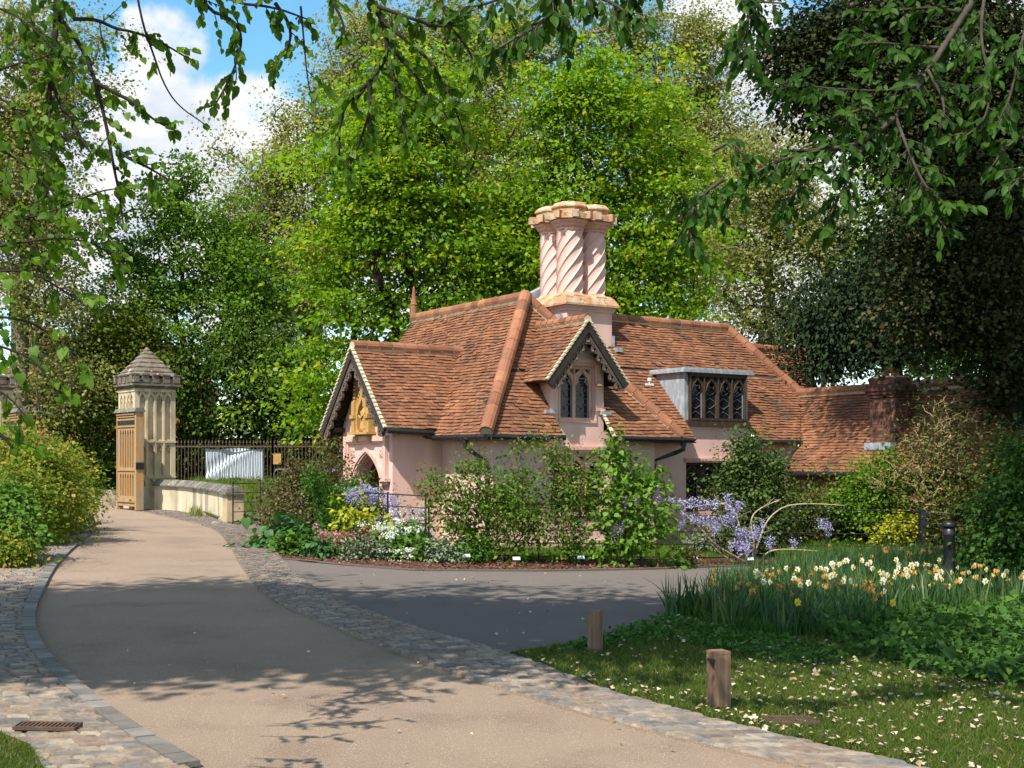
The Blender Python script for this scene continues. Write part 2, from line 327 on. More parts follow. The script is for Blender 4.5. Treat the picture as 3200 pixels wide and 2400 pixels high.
ROADR = [(2600, 2430), (2517, 2400), (2387, 2373), (1953, 2271), (1664, 2185), (1389, 2098), (1157, 2011), (984, 1939), (825, 1867), (752, 1772), (723, 1715), (680, 1657), (608, 1635), (449, 1600)]
RIMR = [(2990, 2430), (2879, 2400), (2546, 2329), (2170, 2235), (1881, 2156), (1606, 2043), (1302, 1967), (1071, 1881), (955, 1823), (875, 1743), (846, 1685), (839, 1645), (745, 1632), (520, 1592)]
RIML = [(-150, 2470), (-100, 2330), (-330, 2160), (-420, 2026), (-380, 1939), (-250, 1867), (-60, 1800), (70, 1735), (174, 1678), (239, 1642), (262, 1612), (245, 1595)]
def ext(p, y): return Vector((p.x, y, g(p.x)))
rl = smooth(px(ROADL)); rr = smooth(px(ROADR))
farL = [Vector((-14.9, 39, 0)), Vector((-16.5, 44, 0))]; farR = [Vector((-13.0, 44, 0)), Vector((-11.4, 38.5, 0))]
b0 = rl[0]; b1 = rr[0]
road = [Vector((-4.5, -3, 0)), Vector((2.2, -3, 0)), b1] + rr[1:] + [farR[1], farR[0]] + farL[::-1] + rl[1:][::-1] + [b0]
sheet('road', road, .012, M['road'])
sheet('street', [Vector(p) for p in ((-60, 44.0, 0), (40, 44.0, 0), (40, 49, 0), (-60, 49, 0))], .008, M['farroad'])
def stripline(pts, w, name, dz, m):
    A = [p for p in pts]; mb = MB()
    for i in range(len(A) - 1):
        d = (A[i + 1] - A[i]).normalized(); n_ = Vector((-d.y, d.x, 0)) * w / 2
        q = [A[i] - n_, A[i + 1] - n_, A[i + 1] + n_, A[i] + n_]
        mb.add([Vector((v.x, v.y, g(v.x) + dz)) for v in q], [(0, 1, 2, 3)])
    return tag(mb.build(name, m), kind='structure')
M['yellow'] = mat('yellow_road_paint', (.62, .50, .24), (.5, .4, .2), rough=.8, scale=10, bump=.1)
stripline([gp(250, 1578), gp(300, 1564), gp(345, 1558), gp(420, 1556)], .11, 'road_marking', .016, M['yellow'])
stripline([gp(250, 1589), gp(300, 1573), gp(345, 1565), gp(420, 1562)], .11, 'road_marking', .016, M['yellow'])
DRIVE = [(920, 1823), (845, 1746), (1000, 1757), (1100, 1766), (1300, 1781), (1700, 1783), (2000, 1778), (2300, 1768), (2700, 1752), (3300, 1735), (3300, 1835), (2700, 1830), (2300, 1850), (2083, 1920), (2026, 1965), (1881, 2000), (1600, 2050), (1560, 2050), (1250, 1972), (1030, 1886)]
sheet('side_drive', px(DRIVE), .008, M['asphalt'])
MULCH = [(820, 1685), (850, 1745), (1000, 1756), (1100, 1765), (1300, 1780), (1700, 1782), (2000, 1777), (2300, 1767), (2480, 1760), (2480, 1738), (2000, 1748), (1600, 1752), (1300, 1735), (1240, 1690), (1050, 1655), (850, 1640)]
sheet('flower_bed', px(MULCH), .006, M['mulch'])
# a thin timber edge between drive and bed
stripline(px([(875, 1747), (1000, 1758), (1100, 1767), (1300, 1782), (1700, 1784), (2000, 1779), (2300, 1769), (2700, 1753), (3200, 1737)]), .05, 'bed_edging', .02, M['edging'])
def resample(P, n):
    P = [Vector(p) for p in P]; L = [0]
    for i in range(len(P) - 1): L.append(L[-1] + (P[i + 1] - P[i]).length)
    out_ = []; j = 0
    for k in range(n):
        s = L[-1] * k / (n - 1)
        while j < len(P) - 2 and L[j + 1] < s: j += 1
        f_ = (s - L[j]) / max(1e-6, L[j + 1] - L[j]); out_.append(P[j].lerp(P[j + 1], min(1, max(0, f_))))
    return out_, L[-1]
def setts(name, A, B, row=.105, seed=1, edge=True):
    rng = random.Random(seed); A = smooth(A); B = smooth(B)
    a_, la = resample(A, 400); b_, lb = resample(B, 400); n = int((la + lb) / 2 / row)
    a_, _ = resample(A, n + 1); b_, _ = resample(B, n + 1); mb = MB()
    base = MB()
    for i in range(0, n):
        q = [a_[i], b_[i], b_[i + 1], a_[i + 1]]
        base.add([Vector((v.x, v.y, g(v.x) + .010)) for v in q], [(0, 1, 2, 3)])
        wdt = (b_[i] - a_[i]).length
        x = rng.uniform(-.12, 0)
        while x < wdt:
            L = rng.uniform(.11, .24); x0, x1 = max(0, x), min(wdt, x + L); x += L
            if x1 - x0 < .05: continue
            gap = rng.uniform(.008, .017); v0, v1 = gap / row * .6, 1 - gap / row * .6
            f0, f1 = (x0 + gap * .6) / wdt, (x1 - gap * .6) / wdt; top = .025 + rng.uniform(-.004, .006); j = lambda: rng.uniform(-.04, .04)
            def pt(f_, v, z):
                p0 = a_[i].lerp(b_[i], f_); p1 = a_[i + 1].lerp(b_[i + 1], f_); p = p0.lerp(p1, v); return (p.x, p.y, g(p.x) + z)
            c0 = [(f0, v0 + j()), (f1, v0 + j()), (f1, v1 + j()), (f0, v1 + j())]; e = .009; ef = e / wdt; ev = e / row
            c1 = [(c0[0][0] + ef, c0[0][1] + ev), (c0[1][0] - ef, c0[1][1] + ev), (c0[2][0] - ef, c0[2][1] - ev), (c0[3][0] + ef, c0[3][1] - ev)]
            V = [pt(f_, v, .008) for f_, v in c0] + [pt(f_, v, top + rng.uniform(-.0015, .0015)) for f_, v in c1]
            mb.add(V, [(4, 5, 6, 7), (0, 1, 5, 4), (1, 2, 6, 5), (2, 3, 7, 6), (3, 0, 4, 7)], rng.random())
    tag(base.build(name + '_bedding', M['joint']), kind='structure')
    tag(mb.build(name, M['sett']), kind='structure')
setts('cobbled_kerb', px(ROADR), px(RIMR), seed=3)
setts('cobbled_pavement', px(ROADL), px(RIML), seed=5)
def edgeband(A, w, name, seed):
    rng = random.Random(seed); A = smooth(px(A)); a_, L = resample(A, 600); n = int(L / .24); a_, _ = resample(A, n + 1); mb = MB()
    for i in range(n):
        d = (a_[i + 1] - a_[i]); l_ = d.length; d.normalize(); nn = Vector((-d.y, d.x, SLOPE * d.y))
        f = (Vector((a_[i].x, a_[i].y, g(a_[i].x))), Vector((d.x, d.y, -SLOPE * d.x)), nn, ZA)
        box(mb, f, .006, l_ - .006, -w / 2, w / 2, 0, .034 + rng.uniform(0, .006), rng.random())
    tag(mb.build(name, M['edging']), kind='structure')
edgeband(ROADL[1:], .13, 'kerb_edging', 4)
sheet('verge', px([(-260, 2440), (-100, 2290), (0, 2308), (92, 2345), (135, 2420), (100, 2470)]), .04, M['lawn'])
LAWN = [(1570, 2046), (1881, 2000), (2026, 1965), (2083, 1925), (2300, 1852), (2700, 1832), (3300, 1838), (3500, 2000), (3500, 2470), (3000, 2470), (2850, 2404), (2510, 2333), (2130, 2239), (1840, 2158)]
sheet('lawn', px(LAWN), .016, M['lawn'])
HLAWN = [(1240, 1690), (1300, 1735), (1600, 1752), (2000, 1748), (2480, 1738), (3000, 1722), (3000, 1680), (2400, 1690), (2050, 1700), (1600, 1690)]
sheet('cottage_lawn', px(HLAWN), .010, M['lawn'])

# ------------------------------------------------------------------ the cottage
U = Vector((math.sin(math.radians(56)), math.cos(math.radians(56)), 0)); V_ = Vector((-U.y, U.x, 0))
LC = Vector((-.379, 24.43, 0)); BS, BT = 4.245, .5
def H(s, t, z): return LC + U * s + V_ * t + ZA * z
def HB(s, t, z): return H(s + BS, t + BT, z)
GRD = -.35
house = thing('cottage', 'pink rendered gothic cottage with steep red tiled roofs and a cluster of twisted chimneys', 'cottage', H(0, 0, 0))
def part(mb, name, m, parent=None, smooth=False): return mb.build(name, M[m] if isinstance(m, str) else m, parent or house, smooth)
rng = random.Random(7)
def tiles(mb, base, poly, course=.094, w=.158, seed=0, under=.05):
    """courses of single plain tiles over a plane polygon (3-D points; first edge is the eave direction)"""
    rg = random.Random(seed); o = Vector(poly[0]); e = (Vector(poly[1]) - o).normalized()
    nrm = None
    for q in poly[2:]:
        c = e.cross(Vector(q) - o)
        if c.length > .3: nrm = c.normalized(); break
    if nrm.z < 0: nrm = -nrm
    up = nrm.cross(e)
    if up.z < 0: up = -up
    P = [((Vector(q) - o).dot(e), (Vector(q) - o).dot(up)) for q in poly]
    ylo = min(p[1] for p in P); yhi = max(p[1] for p in P)
    def cuts(y):
        xs = []
        for i in range(len(P)):
            (xa, ya), (xb, yb) = P[i], P[(i + 1) % len(P)]
            if (ya <= y) != (yb <= y): xs.append(xa + (xb - xa) * (y - ya) / (yb - ya))
        return sorted(xs)
    def wob(x, y): return .012 * math.sin(x * 1.3 + y * .7 + seed) + .008 * math.sin(x * 3.1 - y * 1.9) + .005 * math.sin(x * 7.3 + y * 2)
    def pt(x, y, h): return o + e * x + up * y + nrm * (h + wob(x, y))
    y = ylo; r = 0
    while y < yhi - .01:
        y1 = min(y + course, yhi); c0 = cuts(y + 1e-4); c1 = cuts(y1 - 1e-4)
        if len(c0) == len(c1) and c0:
            for k in range(0, len(c0) - 1, 2):
                L0, R0, L1, R1 = c0[k], c0[k + 1], c1[k], c1[k + 1]
                off = (r % 2) * w / 2 + rg.uniform(-.01, .01); lo = min(L0, L1); hi = max(R0, R1)
                j = math.floor((lo - off) / w)
                while j * w + off < hi:
                    xa = j * w + off + .002; xb = xa + w - .004; j += 1
                    a0, b0_ = max(xa, L0), min(xb, R0); a1, b1_ = max(xa, L1), min(xb, R1)
                    if b0_ <= a0 and b1_ <= a1: continue
                    if b0_ <= a0: a0 = b0_ = (a1 if a1 > (L0 + R0) / 2 else b1_); a0 = min(max(a0, L0), R0); b0_ = a0
                    if b1_ <= a1: a1 = b1_ = min(max((a0 + b0_) / 2, L1), R1)
                    h = .036 + rg.gauss(0, .006); dy = rg.gauss(0, .005); tl = rg.gauss(0, .003)
                    yb_ = max(y - .012 + dy, ylo - .03); t = min(1, max(0, rg.gauss(.5, .24)))
                    mb.add([pt(a0, yb_, h + tl), pt(b0_, yb_, h - tl), pt(b1_, y1, .012), pt(a1, y1, .012), pt(a0, yb_ + .004, -.004), pt(b0_, yb_ + .004, -.004)], [(0, 1, 2, 3), (4, 5, 1, 0)], t)
        y = y1; r += 1
    f = (o, e, up, nrm)
    plate(base, f, P, [], -under, 0)
def ridge(a, b, r=.115, seg=.30, seed=0, lift=.02):
    mb, mm = MB(), MB(); RIDGES.append((mb, mm)); a = Vector(a); b = Vector(b); d = b - a; L = d.length; d.normalize(); n = max(1, round(L / seg)); sg = L / n
    u = (ZA - d * ZA.dot(d)).normalized(); w = d.cross(u); rg = random.Random(seed)
    for i in range(n):
        t = rg.random(); q0 = a + d * (i * sg + .012) + u * (lift + rg.uniform(-.006, .006)); q1 = a + d * ((i + 1) * sg - .004) + u * lift
        vs = []
        K = 8
        for p, rr_ in ((q0, r * 1.05), (q1, r)):
            for k in range(K + 1):
                an = math.radians(-25 + 230 * k / K); vs.append(p + (w * math.cos(an) + u * math.sin(an)) * rr_)
        n1 = K + 1
        fs = [(k, k + 1, n1 + k + 1, n1 + k) for k in range(K)] + [tuple(range(n1)), tuple(range(n1, 2 * n1))]
        mb.add(vs, fs, t)
    tube(mm, [a + u * (lift - .03), b + u * (lift - .03)], r * .94, 8)
ZE, OV = 2.30, .42
AP = (2.12, 1.96, 5.42)
roofm, roofb = MB(), MB(); RIDGES = []
# wing A: front hip (with a notch for the gabled dormer), long left slope, hidden right slope
sl_f = (5.42 - ZE) / (1.96 + OV)
def zA(t): return ZE + (t + OV) * sl_f
tiles(roofm, roofb, [H(-OV, -OV, ZE), H(1.44, -OV, ZE), H(1.44, .62, zA(.62)), H(2.80, .62, zA(.62)), H(2.80, -OV, ZE), H(4.245 + OV, -OV, ZE), H(*AP)], seed=1)
tiles(roofm, roofb, [H(-OV, 6.95, ZE), H(-OV, -OV, ZE), H(*AP), H(2.12, 6.95, 5.42)], seed=2)
tiles(roofm, roofb, [H(4.665, -OV, ZE), H(4.665, 6.95, ZE), H(2.12, 6.95, 5.42), H(*AP)], seed=3)
ridge(H(2.12, 6.98, 5.45), H(2.12, 1.96, 5.45), .13, seed=1)
ridge(H(2.12, 1.9, 5.46), H(-OV - .02, -OV - .02, ZE + .03), .14, .36, seed=2, lift=.05)
ridge(H(2.12, 1.9, 5.42), H(4.645, -OV, ZE + .03), .125, .36, seed=3)
# porch roof
PT, PR, PZ = .42, 1.155, 2.47      # eave overhang, half width, eave height
PI = 2.03                           # porch starts at t=2.03 .. 4.34 on the left wall
pc = PI + PR; pz = 4.24; po = -1.19 - .36
tiles(roofm, roofb, [H(po, PI - PT + .05, PZ), H(.05, PI - PT + .05, PZ), H(1.35, pc, pz), H(po, pc, pz)], seed=4)
tiles(roofm, roofb, [H(.05, pc + PR + PT - .05, PZ), H(po, pc + PR + PT - .05, PZ), H(po, pc, pz), H(1.35, pc, pz)], seed=5)
ridge(H(po - .01, pc, pz + .02), H(1.25, pc, pz + .02), .125, seed=4)
# gabled dormer roof
ds, dh, dz0, dz1, dov = 2.12, 1.05, 3.44, 4.72, -.36
tiles(roofm, roofb, [H(ds - dh, dov, dz0), H(ds - dh, 1.1, dz0), H(ds, 1.5, dz1), H(ds, dov, dz1)][::1], seed=6)
tiles(roofm, roofb, [H(ds + dh, 1.1, dz0), H(ds + dh, dov, dz0), H(ds, dov, dz1), H(ds, 1.5, dz1)], seed=7)
ridge(H(ds, dov - .01, dz1 + .02), H(ds, 1.42, dz1 + .02), .105, .22, seed=5)
# main range B, its hip end, back slope; low wing C; rear roof D
def zB(t): return 2.70 + 1.06 * t
tiles(roofm, roofb, [HB(-1.6, -.4, zB(-.4)), HB(1.33, -.4, zB(-.4)), HB(1.33, 1.15, zB(1.15)), HB(3.34, 1.15, zB(1.15)), HB(3.34, -.4, zB(-.4)), HB(4.71, -.4, zB(-.4)), HB(5.96, .744, zB(.744)), HB(5.01, 2.41, zB(2.41)), HB(-1.6, 2.41, zB(2.41))], seed=8)
tiles(roofm, roofb, [HB(5.96, .744, 3.49), HB(5.96, 4.08, 3.49), HB(5.01, 2.41, 5.255)], seed=9)
plate(roofb, (HB(-1.6, 2.41, 5.25), U, (V_ * 2.8 - ZA * 2.97).normalized(), V_.cross(ZA)), [(0, 0), (6.61, 0), (7.6, 4.08), (0, 4.08)], [], -.04, .02)
ridge(HB(-1.2, 2.41, 5.27), HB(5.01, 2.41, 5.27), .125, .34, seed=6)
ridge(HB(5.01, 2.41, 5.26), HB(5.96, .744, 3.51), .125, .34, seed=7)
def zC(s): return 3.49 - 1.054 * (5.96 - s)
tiles(roofm, roofb, [HB(4.10, -9, zC(4.1)), HB(4.10, -.5, zC(4.1)), HB(4.71, -.4, zC(4.71)), HB(5.96, .744, 3.49), HB(5.96, -9, 3.49)], seed=10)
plate(roofb, (HB(5.96, -9, 3.48), V_, (U * 1.86 - ZA * 1.96).normalized(), U), [(0, 0), (9.7, 0), (9.7, 2.7), (0, 2.7)], [], -.04, .02)
ridge(HB(5.90, .744, 3.51), HB(5.96, -9, 3.51), .12, .34, seed=8)
tiles(roofm, roofb, [HB(5.2, .9, 3.17), HB(7.1, .9, 3.17), HB(7.9, 2.41, 4.77), HB(5.2, 2.41, 4.77)], seed=11)
plate(roofb, (HB(5.2, 2.41, 4.76), U, (V_ - ZA * 1.06).normalized(), V_), [(0, 0), (2.7, 0), (2.2, 3.2), (0, 3.2)], [], -.04, .02)
ridge(HB(5.3, 2.41, 4.79), HB(7.92, 2.41, 4.79), .12, .34, seed=9)
roof = part(roofb, 'roof', 'soil')
part(roofm, 'roof_tiles', 'tile', roof)
for mb_, mm_ in RIDGES: part(mb_, 'ridge_tiles', 'ridge', roof); part(mm_, 'mortar_bedding', 'mortar', roof)
# walls
w = MB()
fA = fr(H(0, 0, 0), U, ZA, -V_); fL = fr(H(0, 0, 0), V_, ZA, -U)
ZW = 2.42
gw = (1.42, 2.82)
plate(w, fA, [(0, GRD), (4.245, GRD), (4.245, ZW), (2.82, ZW), (2.82, 3.72), (2.12, 4.55), (1.42, 3.72), (1.42, ZW), (0, ZW)], [[(1.42, .72), (2.92, .72), (2.92, 1.95), (1.42, 1.95)], [(1.66, 2.66), (2.58, 2.66), (2.58, 3.80), (1.66, 3.80)]], -.28, 0)
box(w, fL, .281, 6.75, GRD, ZW, -.25, 0); box(w, fr(H(4.245, 0, 0), V_, ZA, U), .281, 6.75, GRD, ZW, -.25, 0)
plate(w, fr(H(0, 6.75, 0), U, ZA, V_), [(0.251, GRD), (3.99, GRD), (3.99, ZW), (2.12, 5.2), (.251, ZW)], [], -.2, 0)
for s0 in (1.421, 2.699): box(w, fr(H(s0, 0, 0), U, ZA, V_), 0, .12, 2.5, 3.6, .281, 1.2)
fB = fr(HB(0, 0, 0), U, ZA, -V_)
plate(w, fB, [(.0, GRD), (4.75, GRD), (4.75, 2.35), (3.34, 2.35), (3.34, 2.62), (1.33, 2.62), (1.33, 2.35), (.0, 2.35)], [[(1.38, .62), (3.30, .62), (3.30, 1.76), (1.38, 1.76)]], -.28, 0)
box(w, fr(HB(4.75, 0, 0), V_, ZA, U), -.3, 4.5, GRD, 2.4, -.25, -.001)
plate(w, fr(HB(3.345, 0, 0), V_, ZA, U), [(-.001, 2.25), (.3, 2.25), (.3, 2.95), (-.001, 2.62)], [], 0, .12)
plate(w, fr(HB(4.76, -.5, 0), V_, ZA, U), [(-.1, 1.5), (.5, 1.5), (.5, 2.2), (-.1, 2.1)], [], -.1, 0)
# porch walls: side walls and the gable with its pointed arch
fP = fr(H(-1.19, PI, 0), V_, ZA, -U)
gc = PR
arch_o = lancet(gc, GRD, 1.12, 1.38, 2.0, 10)
plate(w, fP, [(0, GRD), (2.31, GRD), (2.31, 2.62), (gc, 4.1), (0, 2.62)], [[(x, max(y, GRD + .02)) for x, y in arch_o]], -.3, 0)
box(w, fr(H(0, PI, 0), -U, ZA, -V_), .001, .889, GRD, 2.62, -.2, 0)
box(w, fr(H(0, PI + 2.31, 0), -U, ZA, V_), .001, .889, GRD, 2.62, -.2, 0)
walls = part(w, 'wall', 'pink')
pl = MB(); box(pl, fA, -.03, 4.275, GRD, .12, .0, .045); box(pl, fB, .1, 4.75, GRD, .12, .0, .045); box(pl, fL, -.045, 1.98, GRD, .12, .0, .045)
part(pl, 'plinth', 'stone', walls)
# porch arch: receding orders, square label, spandrels
am = MB()
for k, (wd, d0, d1) in enumerate(((1.44, -.02, .05), (1.30, -.10, .02), (1.20, -.18, -.04), (1.12, -.30, -.10))):
    o_ = lancet(gc, GRD, wd + .12 - k * .0, 1.36, 2.06 + (1.44 - wd) * -.12 + .03, 12); i_ = lancet(gc, GRD, wd - .1, 1.36, 2.0 - (1.44 - wd) * .3, 12)
    o_ = [(x, y) for x, y in o_]; i_ = [(x, max(y, GRD + .03)) for x, y in i_]
    plate(am, fP, o_, [i_], d0, d1)
plate(am, fP, [(gc - .99, 1.42), (gc - .99, 2.34), (gc + .99, 2.34), (gc + .99, 1.42), (gc + .88, 1.42), (gc + .88, 2.22), (gc - .88, 2.22), (gc - .88, 1.42)], [], 0, .09)
plate(am, fP, [(gc - .93, 1.44), (gc - .93, 2.27), (gc + .93, 2.27), (gc + .93, 1.44), (gc + .84, 1.44), (gc + .84, 2.17), (gc - .84, 2.17), (gc - .84, 1.44)], [], 0, .05)
for sg in (-1, 1): box(am, fP, gc + sg * .94 - .13, gc + sg * .94 + .13, 1.36, 1.43, 0, .13); box(am, fP, gc + sg * .92 - .08, gc + sg * .92 + .08, 1.30, 1.36, 0, .09)
for sg in (-1, 1):
    for k in range(9):
        a_ = k * 2.4; r_ = .05 + .02 * k
        cx, cy_ = gc + sg * (.72 - .5 * r_ * math.cos(a_)), 2.06 - .1 - .8 * r_ * math.sin(a_) * .6
        tube(am, [P3(fP, cx + .03 * math.cos(q), cy_ + .035 * math.sin(q), .02) for q in np.linspace(0, 5.2, 7)], .012, 5)
part(am, 'arch_moulding', 'pinkstone')
inn = MB(); box(inn, fP, .2, 2.1, GRD, 2.5, -1.35, -1.3); box(inn, fP, .15, .25, GRD, 2.5, -1.3, -.31); box(inn, fP, 2.06, 2.16, GRD, 2.5, -1.3, -.31)
M['porchin'] = mat('ochre_red_plaster', (.42, .17, .10), (.34, .13, .08), rough=.9, scale=3, bump=.1)
part(inn, 'porch_interior', 'porchin')
dr = MB(); box(dr, fP, gc - .5, gc + .5, GRD, 1.95, -1.29, -1.2)
for k in range(6): box(dr, fP, gc - .5 + k * .17, gc - .5 + k * .17 + .02, GRD, 1.95, -1.2, -1.185)
part(dr, 'door', 'oak')
# ochre niche with a worn carved figure on the porch gable
nm = MB(); nc = gc + .02; nb_, ntop = 2.42, 3.2
plate(nm, fP, [(nc - .34, nb_), (nc + .34, nb_), (nc + .34, 3.0), (nc + .2, 3.06), (nc + .07, 3.22), (nc, 3.5), (nc - .07, 3.22), (nc - .2, 3.06), (nc - .34, 3.0)], [lancet(nc, nb_ + .04, .40, 2.78, 3.16, 8, True)], 0, .13)
plate(nm, fP, lancet(nc, nb_ + .02, .5, 2.78, 3.2, 8, True), [lancet(nc, nb_ + .06, .30, 2.72, 3.02, 8, True)], 0, .05)
for sg in (-1, 1):
    box(nm, fP, nc + sg * .34 - .07, nc + sg * .34 + .07, nb_, 3.1 if sg > 0 else 3.12, 0, .17)
    box(nm, fP, nc + sg * .34 - .08, nc + sg * .34 + .08, 2.72, 2.80, 0, .21)
    if sg < 0 or True:
        hh = 3.56 if sg > 0 else 3.5
        for k in range(6): box(nm, fP, nc + sg * .34 - .055 + .006 * k, nc + sg * .34 + .055 - .006 * k, 3.08 + k * (hh - 3.08) / 6, 3.08 + (k + .62) * (hh - 3.08) / 6, 0, .14)
        box(nm, fP, nc + sg * .34 - .03, nc + sg * .34 + .03, 3.08, hh + .04, .02, .11)
for k in range(7):
    q = k / 6
    for sg in (-1, 1): wbox(nm, P3(fP, nc + sg * (.27 * (1 - q) ** 1.5), 3.05 + .42 * q, .10), .05, .05, .055, .6)
box(nm, fP, nc - .46, nc + .46, nb_ - .05, nb_, 0, .24)
for sg in (-1, 1): lathe(nm, P3(fP, nc + sg * .30, nb_ - .23, .06), [(.02, 0), (.07, .05), (.09, .12), (.06, .15), (.10, .18)], 9)
niche = part(nm, 'niche', 'sand')
st = MB(); q = P3(fP, nc, nb_, .05)
lathe(st, q, [(.12, 0), (.11, .1), (.085, .25), (.09, .38), (.10, .44), (.05, .49), (.03, .52), (.045, .55), (.05, .60), (.02, .64)], 10)
tube(st, [P3(fP, nc - .09, nb_ + .42, .1), P3(fP, nc - .02, nb_ + .3, .16), P3(fP, nc + .05, nb_ + .36, .17)], .022, 6)
part(st, 'statue', 'sand', niche, True)
# bargeboards with scalloped cusps
def bargeboard(f, x0, y0, x1, y1, name, wd=.13, n=7):
    """f: gable frame; rafter from apex (x0,y0) to foot (x1,y1)"""
    a = Vector((x0, y0)); b = Vector((x1, y1)); d = b - a; L = d.length; d.normalize(); nn = Vector((-d.y, d.x))
    if nn.y > 0: nn = -nn
    mb = MB()
    c = lambda l, h: tuple(a + d * l + nn * h)
    plate(mb, f, [c(-.02, -.02), c(L, -.02), c(L, wd), c(-.02 + .1, wd)], [], 0, .06)
    o_ = part(mb, name, 'barge')
    mb = MB()
    outl = [c(.12, wd - .02), c(L, wd - .02)]
    k = n * 8
    for i in range(k, -1, -1):
        l = .18 + (L - .18) * i / k; ph = (i / 8) % 1
        outl.append(c(l, wd + .05 + .13 * math.sin(math.pi * ph) ** .6 + (.03 if abs(ph) < .07 else 0)))
    hol = []
    for j in range(n):
        for q_, r_ in ((.5, .042), (.27, .02), (.73, .02)):
            l = .18 + (L - .18) * (j + q_) / n
            hol.append([c(l + r_ * math.cos(t_), wd + .075 + (.02 if q_ == .5 else 0) + r_ * math.sin(t_)) for t_ in np.linspace(0, 2 * math.pi, 9)[:-1]])
    plate(mb, f, outl, hol, -.03, .03)
    for j in range(n):   # carved leaves
        l = .18 + (L - .18) * (j + .5) / n
        p = P3(f, *c(l, wd + .15), .02); lathe(mb, p - ZA * .03, [(.012, 0), (.035, .02), (.03, .05), (.01, .07)], 6)
    M.setdefault('carved', mat('carved_grey_oak', (.16, .12, .09), (.085, .065, .05), rough=.85, scale=8, bump=.3))
    part(mb, 'cusped_trim', 'carved', o_)
fPg = fr(H(po + .02, PI, 0), V_, ZA, -U)
for sg in (-1, 1): bargeboard(fPg, gc, pz - .03, gc + sg * (PR + PT - .05), PZ - .03, 'bargeboard', .13, 8)
fDg = fr(H(0, dov + .02, 0), U, ZA, -V_)
for sg in (-1, 1): bargeboard(fDg, ds, dz1 - .03, ds + sg * dh, dz0 - .03, 'bargeboard', .13, 6)
def verge(f, x0, y0, x1, y1, n):
    vm = MB(); a = Vector((x0, y0)); b = Vector((x1, y1)); rg = random.Random(3); dd = (b - a); L = dd.length; dd.normalize(); nn = Vector((-dd.y, dd.x))
    if nn.y < 0: nn = -nn
    for i in range(n):
        p = a + dd * (L * i / n); q2 = a + dd * (L * (i + 1.08) / n)
        A3 = P3(f, *(p + nn * (.005)), .03); B3 = P3(f, *(q2 + nn * .035), .045); beam(vm, A3, B3, .07, .038, rg.random(), up=f[1] * nn.x + f[2] * nn.y)
    part(vm, 'verge_mortar', 'mortar', roof)
for sg in (-1, 1):
    verge(fPg, gc, pz - .0, gc + sg * (PR + PT - .05), PZ, 20); verge(fDg, ds, dz1, ds + sg * dh, dz0, 16)
verge(fr(H(2.80, 0, 0), V_, ZA, -U), .15, zA(.15), -OV, ZE, 7)
# gutters and downpipes
def gutter(a, b):
    gu = MB(); tube(gu, [a, b], .058, 8); d = Vector(b) - Vector(a); n = max(2, int(d.length / .6))
    for i in range(n): tube(gu, [Vector(a) + d * ((i + .5) / n), Vector(a) + d * ((i + .5) / n) + d.normalized() * .03], .066, 8)
    part(gu, 'gutter', 'black')
gutter(H(po, PI - PT, PZ - .05), H(-OV - .03, PI - PT, PZ - .09)); gutter(H(-OV - .04, PI - PT - .02, ZE - .02), H(-OV - .04, -OV - .04, ZE - .03)); gutter(H(-OV - .05, -OV - .05, ZE - .03), H(1.44, -OV - .05, ZE - .03))
gutter(H(2.86, -OV - .05, ZE - .03), H(4.95, -OV - .05, ZE - .05)); gutter(H(po, PI + 2.31 + PT, PZ - .06), H(.1, PI + 2.31 + PT, PZ - .06))
gutter(HB(3.3, -.45, zB(-.4) - .03), HB(4.7, -.45, zB(-.4) - .03))
def downpipe(P, r=.045):
    gu = MB(); tube(gu, P, r, 8)
    for q in (P[0], P[-2]): tube(gu, [Vector(q) - ZA * .1, Vector(q)], r * 1.3, 8)
    part(gu, 'downpipe', 'black')
downpipe([H(-OV - .02, .35, 2.26), H(-OV - .02, .35, 2.08), H(-.1, .18, 1.80), H(-.07, .12, 1.65), H(-.07, .12, GRD)])
downpipe([H(4.72, -OV, 2.22), H(4.72, -OV, 2.05), H(4.66, -.2, 1.97), H(4.32, .1, 1.80), H(4.30, .2, GRD)], .05)
downpipe([H(po + .25, PI + 2.31 + PT, PZ - .06), H(po + .25, PI + 2.31 + PT, PZ - .3), H(-1.1, PI + 2.4, 1.9), H(-1.1, PI + 2.4, GRD)])
for o_, ex_, en_, x0, x1, dd in ((H(0, 0, ZE - .03), U, -V_, -OV, 1.42, OV), (H(0, 0, ZE - .03), U, -V_, 2.82, 4.66, OV), (H(0, 0, ZE - .03), V_, -U, 0, 1.6, OV), (HB(0, 0, 2.235), U, -V_, .4, 1.33, .4), (HB(0, 0, 2.235), U, -V_, 3.34, 4.7, .4)):
    sf = MB(); box(sf, fr(o_, ex_, en_, ZA), x0, x1, 0, dd, -.03, 0); part(sf, 'soffit', 'barge')
for sg in (-1, 1): sf = MB(); box(sf, fr(H(po + .1, pc + sg * 1.17, 2.44), U, V_ * sg, ZA), 0, .3, -.1, .1, 0, .1); part(sf, 'rafter_foot', 'barge')
